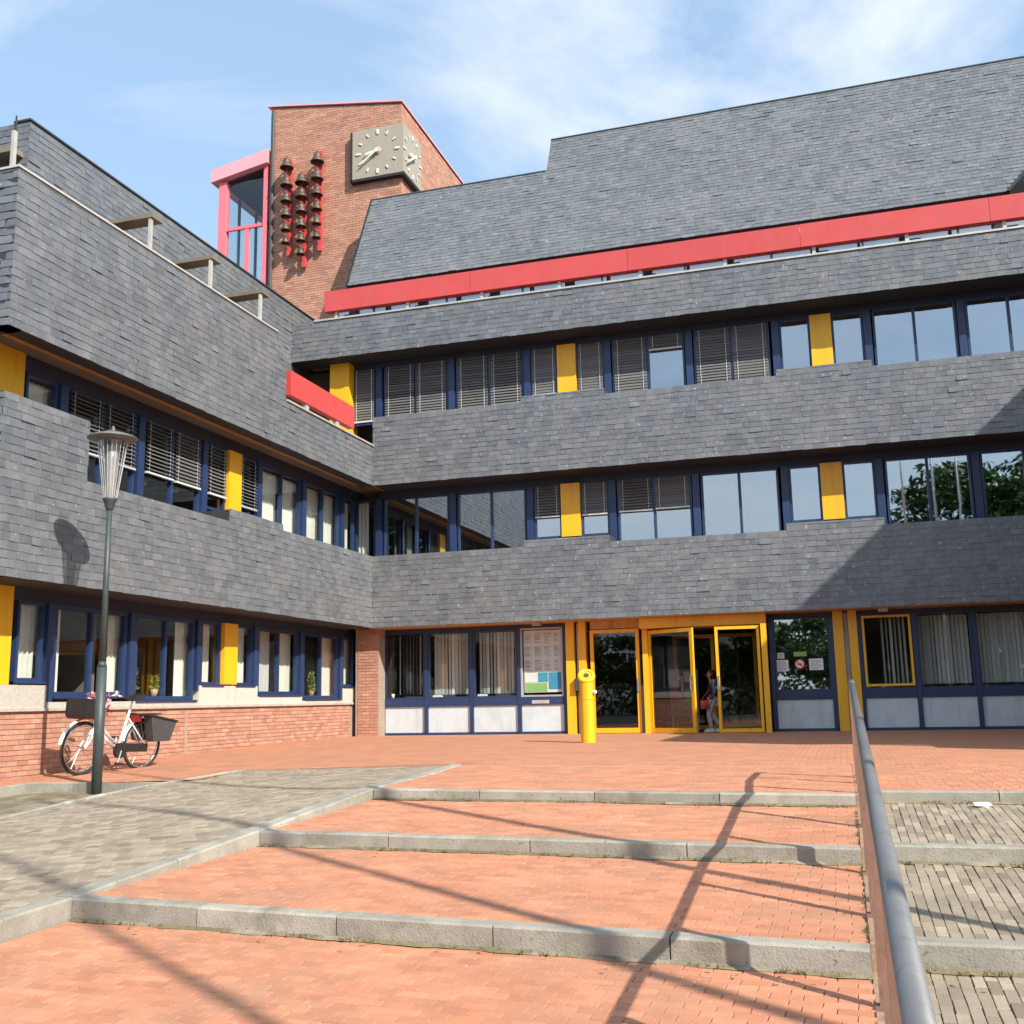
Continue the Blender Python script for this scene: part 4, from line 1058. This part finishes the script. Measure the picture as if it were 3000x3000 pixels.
m = MB(); m.cyl(c0 + nn*.021, c0 + nn*.035, .05, .05, 14); part('call_button', m, 'lamp_green', cp)
m = MB(); m.cyl((px_+.132, py_-.05, .93), (px_+.19, py_-.07, .93), .035, .03, 12); part('side_button', m, 'white_paint', cp)
m = MB(); m.torus((px_, py_, .8), (0,0,1), .136, .008, 28, 6); part('band', m, 'yellow_paint', cp)

# ------------------------------------------------------------------ bicycle
fwd = V(-.13, -.99, 0).normalized()
bk = thing('bicycle', (-10.6, 13.9, -.15), 'white city bicycle with crate and flowers in front, grey panniers behind, by brick wall', 'bicycle', rz=math.atan2(fwd.y, fwd.x))
BK = lambda name, mb_, mt, par=None, sm=False: link(name, mb_.mesh(name, [mt], sm), par or bk, WL[bk] @ LEAN)
LEAN = Matrix.Rotation(rad(-4), 4, 'X') @ Matrix.Scale(1.13, 4)
RW = .345
for wx in (-.53, .53):
    m = MB(); m.torus((wx, 0, RW), (0,1,0), RW-.02, .021, 36, 8); w = BK('wheel', m, 'rubber', None, True)
    m = MB(); m.torus((wx, 0, RW), (0,1,0), RW-.048, .011, 36, 6); BK('rim', m, 'chrome', w, True)
    m = MB()
    for i in range(18):
        a = i*math.pi/9; m.cyl((wx+.02*math.cos(a+.8), .02*(-1)**i, RW+.02*math.sin(a+.8)), (wx+.295*math.cos(a), 0, RW+.295*math.sin(a)), .0022, .0022, 4, False)
    m.cyl((wx, -.05, RW), (wx, .05, RW), .025, .025, 10); BK('spokes', m, 'chrome', w)
    m = MB(); pts = [V(wx+(RW+.025)*math.cos(a), 0, RW+(RW+.025)*math.sin(a)) for a in [rad(10+i*10) for i in range(0, 17)]]
    for p0, p1 in zip(pts[:-1], pts[1:]):
        m.obox((p0+p1)/2, (p1-p0)/2, V(0, .03, 0), ((p0+p1)/2 - V(wx, 0, RW)).normalized()*.003)
    BK('mudguard', m, 'white_paint', w)
bb = V(-.08, 0, .29); hd0 = V(.38, 0, .62); hd1 = V(.33, 0, .86); st = V(-.25, 0, .82); ra = V(-.53, 0, RW)
m = MB()
for a, b, r in ((bb, st, .017), (bb, hd0, .021), (bb+V(0, 0, .06), hd0+V(-.01, 0, .1), .015), (hd0, hd1, .021)): m.cyl(a, b, r, r, 10)
for y in (-.06, .06):
    m.cyl(bb, ra+V(0, y, 0), .011, .011, 8); m.cyl(st-V(-.02, 0, .1), ra+V(0, y, 0), .009, .009, 8)
BK('frame', m, 'white_paint', None, True)
m = MB()
for y in (-.055, .055): m.tube([hd0+V(.01, y*.6, -.02), V(.45, y, .45), V(.53, y, RW)], .012, 8)
BK('fork', m, 'white_paint', None, True)
m = MB(); m.cyl(hd1, hd1+V(-.02, 0, .12), .014, .014, 8); m.tube([hd1+V(-.02, 0, .12), V(.36, .16, 1.02), V(.28, .27, 1.03), V(.12, .3, 1.0)], .012, 8); m.tube([hd1+V(-.02, 0, .12), V(.36, -.16, 1.02), V(.28, -.27, 1.03), V(.12, -.3, 1.0)], .012, 8)
hb = BK('handlebar', m, 'chrome', None, True)
for y in (.3, -.3):
    m = MB(); m.cyl((.2, y*.98, 1.015), (.1, y, .998), .018, .018, 8); BK('grip', m, 'black', hb)
m = MB(); m.cyl((.24, .22, 1.04), (.24, .22, 1.09), .04, .03, 12); BK('bell', m, 'chrome', hb)
m = MB(); m.cyl(st, st+V(-.05, 0, .16), .013, .013, 8); sp_ = BK('seat_post', m, 'chrome')
m = MB(); c = st + V(-.07, 0, .19); m.add([c+V(.16, -.025, 0), c+V(.16, .025, 0), c+V(.02, .05, .005), c+V(-.1, .11, .02), c+V(-.14, .05, .03), c+V(-.14, -.05, .03), c+V(-.1, -.11, .02), c+V(.02, -.05, .005),
    c+V(.14, -.02, -.06), c+V(.14, .02, -.06), c+V(.02, .04, -.07), c+V(-.08, .09, -.06), c+V(-.12, .04, -.06), c+V(-.12, -.04, -.06), c+V(-.08, -.09, -.06), c+V(.02, -.04, -.07)],
    [tuple(range(8)), tuple(range(15, 7, -1))] + [(i, 8+i, 8+(i+1) % 8, (i+1) % 8) for i in range(8)]); BK('saddle', m, 'black')
m = MB(); m.obox((-.3, .05, .32), (.27, 0, .012), (0, .02, 0), (-.003, 0, .055)); m.cyl((-.08, .03, .29), (-.08, .075, .29), .1, .1, 18); BK('chain_case', m, 'black')
for (p0, p1, bx_) in (((-.08, .08, .29), (-.02, .09, .13), (-.06, .03, .085, .17, .115, .14)), ((-.08, -.06, .29), (-.14, -.09, .45), (-.18, -.1, -.17, -.085, .44, .465))):
    m = MB(); m.cyl(p0, p1, .009, .009, 6); ck_ = BK('crank', m, 'chrome')
    m = MB(); m.box(*bx_); BK('pedal', m, 'rubber', ck_)
m = MB(); m.tube([(-.8, .06, .76), (-.3, .06, .76), (-.3, -.06, .76), (-.8, -.06, .76), (-.8, .06, .76)], .007, 6); m.cyl((-.72, .06, .76), (-.53, .07, RW), .006, .006, 6); m.cyl((-.72, -.06, .76), (-.53, -.07, RW), .006, .006, 6); BK('rear_rack', m, 'black')
for y in (.1, -.17):
    m = MB(); m.add([V(-.82, y, .4), V(-.5, y, .4), V(-.5, y+.13, .4), V(-.82, y+.13, .4), V(-.92, y-.005, .66), V(-.42, y-.005, .75), V(-.42, y+.135, .75), V(-.92, y+.135, .66)],
      [(3,2,1,0),(4,5,6,7),(0,1,5,4),(1,2,6,5),(2,3,7,6),(3,0,4,7)]); pn = BK('pannier', m, 'bag_grey')
    m = MB(); m.obox((-.66, y+.065, .716), (.28, 0, .05), (0, .085, 0), (-.003, 0, .012)); BK('pannier_lid', m, 'black', pn)
m = MB(); m.box(-.42, -.3, -.06, .06, .66, .745); BK('dress_guard_lamp', m, 'dark_red')
m = MB()
for (x0, x1, y0, y1, z0, z1) in ((.4, .7, -.16, .16, .74, .765), (.4, .415, -.16, .16, .765, .97), (.69, .705, -.165, .165, .765, .98), (.4, .7, -.165, -.15, .765, .97), (.4, .7, .15, .165, .765, .97)): m.box(x0, x1, y0, y1, z0, z1)
cr_ = BK('front_crate', m, 'black')
m = MB(); m.box(.41, .69, -.15, .15, .72, .738); BK('crate_base', m, 'dark_red', cr_)
m = MB()
for i in range(70):
    a = random.uniform(0, 6.28); t = random.uniform(0, 1)
    c = V(.34+random.uniform(-.06, .05), random.uniform(-.2, .2), .74 + t*.3); m.rv = random.random()
    n_ = V(random.uniform(-1,1), random.uniform(-1,1), random.uniform(-1,1)).normalized(); x_ = n_.orthogonal().normalized()*.028; y_ = n_.cross(x_)
    m.add([c-x_-y_, c+x_-y_, c+x_+y_, c-x_+y_], [(0,1,2,3)])
m.rv = 0; BK('flower_garland', m, 'flower_pink', cr_)
m = MB(); m.box(.44, .5, -.02, .02, .5, .6); BK('front_lamp', m, 'chrome')
m = MB(); m.cyl((-.2, -.05, .26), (-.26, -.17, .0), .008, .008, 6); BK('kickstand', m, 'chrome')

# ------------------------------------------------------------------ plants on the sills
def leafy(mbx, c, r, h, n, size, up_=.4):
    for i in range(n):
        a = random.uniform(0, 6.283); t = random.random()**.6; z = random.random()
        p = V(c[0] + r*t*math.cos(a)*(1-.3*z), c[1] + r*t*math.sin(a)*(1-.3*z), c[2] + z*h); mbx.rv = random.random()
        n_ = V(random.uniform(-1,1), random.uniform(-1,1), random.uniform(-.2,1)+up_).normalized(); x_ = n_.orthogonal().normalized(); s_ = size*random.uniform(.6, 1.2)
        x_ = (x_*math.cos(a) + n_.cross(x_)*math.sin(a))*s_; y_ = n_.cross(x_).normalized()*s_*.42
        mbx.add([p-x_, p+y_, p+x_, p-y_], [(0,1,2,3)])
    mbx.rv = 0
for (y, zb, r, h, mt, lab) in ((15.98, 1.0, .13, .36, 'leaf_bright', 'bushy yellow green pot plant on the sill above the bicycle saddle'), (16.62, 1.0, .08, .24, 'leaf_bright', 'small bright pot plant beside the curtain, right of the bushy one'),
                       (21.95, 1.0, .1, .32, 'leaf', 'dark leafy pot plant on the sill nearest the brick pier'), (22.62, 1.0, .1, .42, 'leaf_bright', 'tall thin pot plant in front of the white curtain near the pier')):
    t = thing('pot_plant', (XG-.1, y, zb), lab, 'plant', 'pot plants in the left wing windows')
    m = MB(); m.lathe((XG-.1, y, zb), [(.001, 0), (.05, 0), (.07, .13), (.06, .13), (.001, .12)], 14); part('pot', m, 'pot', t, True)
    m = MB(); leafy(m, (XG-.1, y, zb+.12), r, h, 160, .045); part('leaves', m, mt, t)
    m = MB()
    for i in range(5): m.cyl((XG-.1, y, zb+.1), (XG-.1+random.uniform(-.07, .07), y+random.uniform(-.08, .08), zb+.12+h*.8), .004, .003, 4)
    part('stems', m, 'bark', t)
# white cups and papers on the right wing sill
for i, (x, nm, lab) in enumerate(((-10.74, 'cup', 'white cup on the sill at the left end of the ground floor glazing'), (-9.55, 'paper_tray', 'low white tray inside the second ground floor window'), (-8.62, 'cup', 'white cup inside the second window beside its right mullion'), (-8.38, 'paper_tray', 'low white tray inside the third ground floor window'))):
    m = MB()
    if nm == 'cup': m.lathe((x, YG+.13, .9), [(.001, .001), (.03, .001), (.045, .12), (.04, .12), (.02, .01)], 14)
    else: m.box(x-.11, x+.11, YG+.07, YG+.2, .901, .95); m.box(x-.1, x+.1, YG+.08, YG+.19, .951, .97)
    tag(part(nm, m, 'white_paint', None, nm == 'cup'), lab, nm.replace('_', ' '), 'small things on the ground floor sill')
m = MB(); pbox(m, PR, -10.8, -6.25, -.3, -.06, .86, .9); part('inner_sill', m, 'concrete', hall)
for w_, (a, b, z) in zip(GP, ((13.6, 15.3, 1.0), (15.58, 17.28, 1.0), (19.6, 21.3, 1.02), (21.56, 23.26, 1.0))):
    m = MB(); pbox(m, PL, a, b, -.26, -.06, z-.04, z); part('inner_sill', m, 'concrete', w_)
# litter by the top step
m = MB(); c = V(.98, J1-.16, -.075)
pp = []
for i in range(8):
    for j in range(5):
        a = i*math.pi/4; e = j/4*math.pi; pp.append(c + V(.08*math.cos(a)*math.sin(e), .05*math.sin(a)*math.sin(e), .025*math.cos(e))*random.uniform(.8, 1.15))
m.add(pp, [(i*5+j, ((i+1)%8)*5+j, ((i+1)%8)*5+j+1, i*5+j+1) for i in range(8) for j in range(4)])
tag(part('paper_scrap', m, 'paper', None), 'crumpled white paper lying under the top kerb right of the railing', 'litter')

# ------------------------------------------------------------------ person in the doorway
def skin(name, verts, edges, radii, mat, parent, root=0, sub=2):
    me = bpy.data.meshes.new(name); me.from_pydata(verts, edges, []); me.materials.append(MATS[mat])
    o = link(name, me, parent, WL[parent] if parent else None)
    md = o.modifiers.new('skin', 'SKIN'); md.use_smooth_shade = True
    if not me.skin_vertices: 
        bpy.context.view_layer.objects.active = o
    for i, r in enumerate(radii): me.skin_vertices[0].data[i].radius = r if isinstance(r, tuple) else (r, r)
    me.skin_vertices[0].data[root].use_root = True
    sb = o.modifiers.new('sub', 'SUBSURF'); sb.levels = sub; sb.render_levels = sub
    return o
pe = thing('person', (-2.86, YG+.22, BED), 'small person in dark top and pale trousers reaching for the glass door', 'person', rz=rad(188))
# local frame: +x is the walking direction (photo left), +y to the person's left side, z up; height 1.42
J = {'pel': (0, 0, .74), 'wai': (.0, 0, .86), 'che': (.015, 0, 1.02), 'nck': (.01, 0, 1.15), 'chin': (.015, 0, 1.2), 'hd': (.025, 0, 1.3), 'top': (.015, 0, 1.385),
     'shl': (.01, .13, 1.09), 'ell': (-.05, .17, .88), 'wrl': (.06, .17, .7), 'shr': (.01, -.13, 1.09), 'elr': (-.14, -.16, .95), 'wrr': (-.3, -.1, .97),
     'hpl': (0, .07, .7), 'knl': (.1, .075, .4), 'anl': (.05, .075, .08), 'tol': (.17, .08, .035), 'hpr': (0, -.07, .7), 'knr': (.02, -.075, .39), 'anr': (-.16, -.075, .1), 'tor': (-.06, -.08, .035)}
R_ = {'pel': .1, 'wai': (.1, .08), 'che': (.12, .085), 'nck': .042, 'chin': .05, 'hd': (.078, .088), 'top': .05, 'shl': .052, 'ell': .036, 'wrl': .026, 'shr': .052, 'elr': .036, 'wrr': .026,
      'hpl': .075, 'knl': .052, 'anl': .036, 'tol': .03, 'hpr': .075, 'knr': .052, 'anr': .036, 'tor': .03}
nm = list(J); E_ = [('pel','wai'),('wai','che'),('che','nck'),('nck','chin'),('chin','hd'),('hd','top'),('che','shl'),('shl','ell'),('ell','wrl'),('che','shr'),('shr','elr'),('elr','wrr'),('pel','hpl'),('hpl','knl'),('knl','anl'),('anl','tol'),('pel','hpr'),('hpr','knr'),('knr','anr'),('anr','tor')]
verts = [J[k] for k in nm]; edges = [(nm.index(a), nm.index(b)) for a, b in E_]; radii = [R_[k] for k in nm]
def hand(w, d, side):
    """palm, four fingers and a thumb growing out of the wrist in direction d"""
    w = Vector(J[w]); d = Vector(d).normalized(); sd = V(0, 0, 1).cross(d).normalized() if abs(d.z) < .8 else V(0, 1, 0); up_ = d.cross(sd)
    pi = len(verts); verts.append(tuple(w + d*.045)); radii.append((.024, .016)); edges.append((nm.index(wn), pi))
    for k in range(4):
        b = w + d*.075 + sd*(.027*(k-1.5)/1.5) ; l = (.05, .058, .054, .042)[k]; i0 = len(verts)
        verts.extend([tuple(b), tuple(b + d*l*.5 - up_*.008), tuple(b + d*l*.85 - up_*.028)]); radii.extend([.0085, .0078, .0065])
        edges.extend([(pi, i0), (i0, i0+1), (i0+1, i0+2)])
    i0 = len(verts); b = w + d*.03 + sd*.03*side
    verts.extend([tuple(b), tuple(b + d*.03 + sd*.018*side - up_*.01)]); radii.extend([.0095, .008]); edges.extend([(pi, i0), (i0, i0+1)])
wn = 'wrr'; hand('wrr', (-1, .3, .1), 1); wn = 'wrl'; hand('wrl', (.35, 0, -1), 1)
body = skin('body', verts, edges, radii, 'skin', pe)
sub_ = lambda keys: ([J[k] for k in keys], [(keys.index(a), keys.index(b)) for a, b in E_ if a in keys and b in keys], keys)
def fat(v, f, g): return tuple(x*f+g for x in v) if isinstance(v, tuple) else v*f+g
k_ = ['pel','wai','che','shl','ell','wrl','shr','elr','wrr']; v_, e_, kk = sub_(k_)
v_ = [(p[0], p[1], p[2]) for p in v_]; v_[4+1] = tuple(lerp(V(*J['ell']), V(*J['wrl']), .9)); v_[8] = tuple(lerp(V(*J['elr']), V(*J['wrr']), .9))
skin('jacket', v_, e_, [fat(R_[k], 1.06, .014) for k in kk], 'jacket', pe, 0)
k_ = ['pel','hpl','knl','anl','hpr','knr','anr']; v_, e_, kk = sub_(k_); skin('trousers', v_, e_, [fat(R_[k], 1.05, .012) for k in kk], 'trousers', pe, 0)
for s_ in 'lr':
    a = V(*J['an'+s_]); t_ = V(*J['to'+s_]); m = MB(); d = (t_-a); d.z = 0; d.normalize(); sd_ = V(-d.y, d.x, 0); c = a + d*.05; z0 = .0
    m.add([V(c.x, c.y, z0)+d*x_+sd_*y_ for x_, y_ in ((-.1, -.035), (.05, -.042), (.13, -.02), (.13, .02), (.05, .042), (-.1, .035))] + [V(c.x, c.y, h_)+d*x_+sd_*y_ for x_, y_, h_ in ((-.1, -.035, .09), (.05, -.038, .07), (.12, -.02, .04), (.12, .02, .04), (.05, .038, .07), (-.1, .035, .09))],
      [(5,4,3,2,1,0), (6,7,8,9,10,11)] + [(i, (i+1) % 6, 6+(i+1) % 6, 6+i) for i in range(6)]); lpart('shoe', m, 'white_paint', pe)
m = MB(); c = V(.0, 0, 1.315); rows = 9
for j in range(rows):
    e = j/(rows-1)*math.pi*.78
    for i in range(16):
        a = i*math.pi/8; rr_ = .1*math.sin(e); x_ = rr_*math.cos(a); fx = .55 if (x_ > 0 and e > .9) else 1.06
        m.v.append(tuple(c + V(x_*fx, rr_*math.sin(a)*.92, .1*math.cos(e)*(1 if e < 1.57 else 1.7))))
for j in range(rows-1):
    for i in range(16): m.face((j*16+i, j*16+(i+1) % 16, (j+1)*16+(i+1) % 16, (j+1)*16+i))
lpart('hair', m, 'hair', pe, True)
for y in (-.032, .032):
    m = MB(); m.lathe((.103, y, 1.3), [(.001, .008), (.008, .0), (.001, -.008)], 8); lpart('eye', m, 'black', pe)
m = MB(); m.add([V(.1, -.012, 1.27), V(.1, .012, 1.27), V(.128, 0, 1.268), V(.1, 0, 1.305)], [(0,2,3),(2,1,3),(0,1,2)]); lpart('nose', m, 'skin', pe)
m = MB(); m.box(.098, .106, -.02, .02, 1.237, 1.244); lpart('mouth', m, 'dark_red', pe)
for y in (-.085, .085):
    m = MB(); m.lathe((.02, y, 1.29), [(.001, .024), (.014, .01), (.012, -.012), (.001, -.02)], 8); lpart('ear', m, 'skin', pe)
bagp = thing('shoulder_bag', (-3.01, YG+.07, .5), 'dark red bag hanging at the hip of the person in the doorway', 'bag')
m = MB(); bc = V(-3.01, YG+.05, .62); m.obox(bc, V(.1, .02, 0), V(-.008, .04, 0), V(0, 0, .1)); part('bag_body', m, 'dark_red', bagp)
m = MB(); m.tube([tuple(bc+V(-.08, 0, .1)), (-2.88, YG+.07, 1.0), (-2.83, YG+.14, 1.14), (-2.87, YG+.32, 1.0), tuple(bc+V(.08, .03, .1))], .008, 6); part('strap', m, 'dark_red', bagp)
# display boards inside the entrance
db = thing('display_board', (-3.6, YG+.9, BED), 'standing board with red, white and green posters inside the entrance', 'notice board')
m = MB(); m.box(-3.92, -3.25, YG+.88, YG+.92, .35, 1.45); part('panel', m, 'interior', db)
for (a, b, z0, z1, mt) in ((-3.88, -3.66, .75, 1.2, 'flower_pink'), (-3.72, -3.6, .95, 1.3, 'paper'), (-3.58, -3.42, .5, 1.0, 'paper_green'), (-3.4, -3.28, .45, 1.1, 'paper_green'), (-3.58, -3.3, 1.15, 1.4, 'paper')):
    m = MB(); m.box(a, b, YG+.872, YG+.879, z0, z1); part('poster', m, mt, db)
for x in (-3.88, -3.29):
    m = MB(); m.box(x-.02, x+.02, YG+.885, YG+.915, BED, .35); m.box(x-.025, x+.025, YG+.75, YG+1.05, BED, .04); part('foot', m, 'zinc', db)

# ------------------------------------------------------------------ flagpoles (their shadows cross the steps)
for i, (x, y) in enumerate(((2.9, 4.56), (4.3, 1.79), (5.6, -1.12))):
    z0 = gz(y) if y > 1.2 else -.84
    t = thing('flagpole', (x, y, z0), ('white flagpole right of the railing, nearest the building', 'white flagpole in the middle of the row right of the railing', 'white flagpole farthest from the building')[i], 'flagpole', 'flagpoles right of the steps')
    m = MB(); m.cyl((x, y, z0-.05), (x, y, 6), .06, .05, 16); m.cyl((x, y, 6), (x, y, 12.5), .05, .03, 16); part('pole', m, 'white_paint', t, True)
    m = MB(); m.lathe((x, y, 12.5), [(.03, 0), (.07, .04), (.07, .09), (.001, .13)], 14); part('finial', m, 'zinc', t, True)
    m = MB(); m.lathe((x, y, z0), [(.14, 0), (.14, .05), (.075, .12), (.061, .12)], 16); part('base_collar', m, 'zinc', t)
    m = MB(); m.cyl((x+.075, y, z0+.9), (x+.07, y, 12.4), .004, .004, 4); m.box(x+.05, x+.09, y-.015, y+.015, z0+1.1, z0+1.25); part('halyard', m, 'zinc', t)

# ------------------------------------------------------------------ trees and houses behind the photographer, seen in the window reflections
def tree(x, y, h, r, lab, n=2600):
    t = thing('tree', (x, y, -.85), lab, 'tree', 'trees across the square')
    m = MB(); m.cyl((x, y, -.95), (x, y, h*.35), .28, .2, 10); pts = []
    for i in range(9):
        a = i*2.4; e = V(x + r*.6*math.cos(a), y + r*.6*math.sin(a), h*(.5+.04*i)); m.cyl((x, y, h*(.25+.02*i)), e, .11, .03, 6); pts.append(e)
    part('trunk', m, 'bark', t)
    m = MB()
    for i in range(26):
        a = random.uniform(0, 6.28); k = random.random(); z = lerp(h*.32, h*.98, k); rr = r*math.sqrt(max(.06, 1-((k-.42)/.62)**2))*random.uniform(.4, .95)
        c = (x + rr*math.cos(a), y + rr*math.sin(a), z - .1*h)
        leafy(m, c, r*.38, h*.17, n//26, .34 if h > 11 else .5)
    part('crown', m, 'leaf', t)
tree(7.6, -21, 14.2, 5.2, 'tall broad tree across the square reflected at the right of the upper windows', 7000)
tree(15, -25, 15.5, 5.8, 'leafy tree across the square standing right of the tall broad one', 7000)
tree(3.6, -25, 10.2, 4.6, 'lower leafy tree across the square left of the tall broad one', 6000)
tree(11.5, -19, 13, 4.2, 'narrow tree across the square between the two tallest ones', 6000)
ROW = ('first', 'second', 'third', 'fourth', 'fifth', 'sixth', 'seventh', 'eighth', 'ninth')
for i in range(9):
    tree(-40 + 6.6*i + random.uniform(-1, 1), -60 + random.uniform(-3, 3), 7.2 + random.uniform(-.8, 1.2), 5, ROW[i] + ' from the left in the low tree row across the square', 2400)
m = MB()
for i in range(5200):
    c = V(random.uniform(-50, 30), -56 + random.uniform(-1.2, 1.2), random.uniform(-.8, 2.2)); m.rv = random.random()
    n_ = V(random.uniform(-1,1), random.uniform(-1,1), random.uniform(-.3,1)).normalized(); x_ = n_.orthogonal().normalized()*.3; y_ = n_.cross(x_)*.6
    m.add([c-x_, c+y_, c+x_, c-y_], [(0,1,2,3)])
m.rv = 0
tag(part('hedge', m, 'leaf', None), 'long dark green hedge along the far side of the square', 'hedge')
for (x, y, w_, d_, h_, lab) in ((-34, -75, 12, 9, 6, 'brick house with tiled roof at the far left of the square'), (12, -80, 13, 9, 6.2, 'brick house with tiled roof straight across the square')):
    t = thing('brick_house', (x, y, -.85), lab, 'house', 'houses across the square')
    m = MB(); m.box(x-w_/2, x+w_/2, y-d_/2, y+d_/2, -.9, h_); part('wall', m, 'brick', t)
    m = MB(); m.add([V(x-w_/2-.3, y-d_/2-.4, h_), V(x+w_/2+.3, y-d_/2-.4, h_), V(x+w_/2+.3, y+d_/2+.4, h_), V(x-w_/2-.3, y+d_/2+.4, h_), V(x-w_/2-.3, y, h_+4), V(x+w_/2+.3, y, h_+4)], [(0,1,5,4),(2,3,4,5),(3,0,4),(1,2,5),(3,2,1,0)]); part('roof', m, 'roof_tile', t)
    for i in range(4):
        for z in (.6, 3.5):
            xx = x - w_/2 + w_*(i+.5)/4; m = MB(); m.box(xx-.6, xx+.6, y+d_/2-.02, y+d_/2+.05, z, z+1.5); f = part('window', m, 'white_paint', t)
            m = MB(); m.box(xx-.5, xx+.5, y+d_/2+.051, y+d_/2+.06, z+.1, z+1.4); part('pane', m, 'black', f)
SC.render.resolution_x = 1024; SC.render.resolution_y = 1024
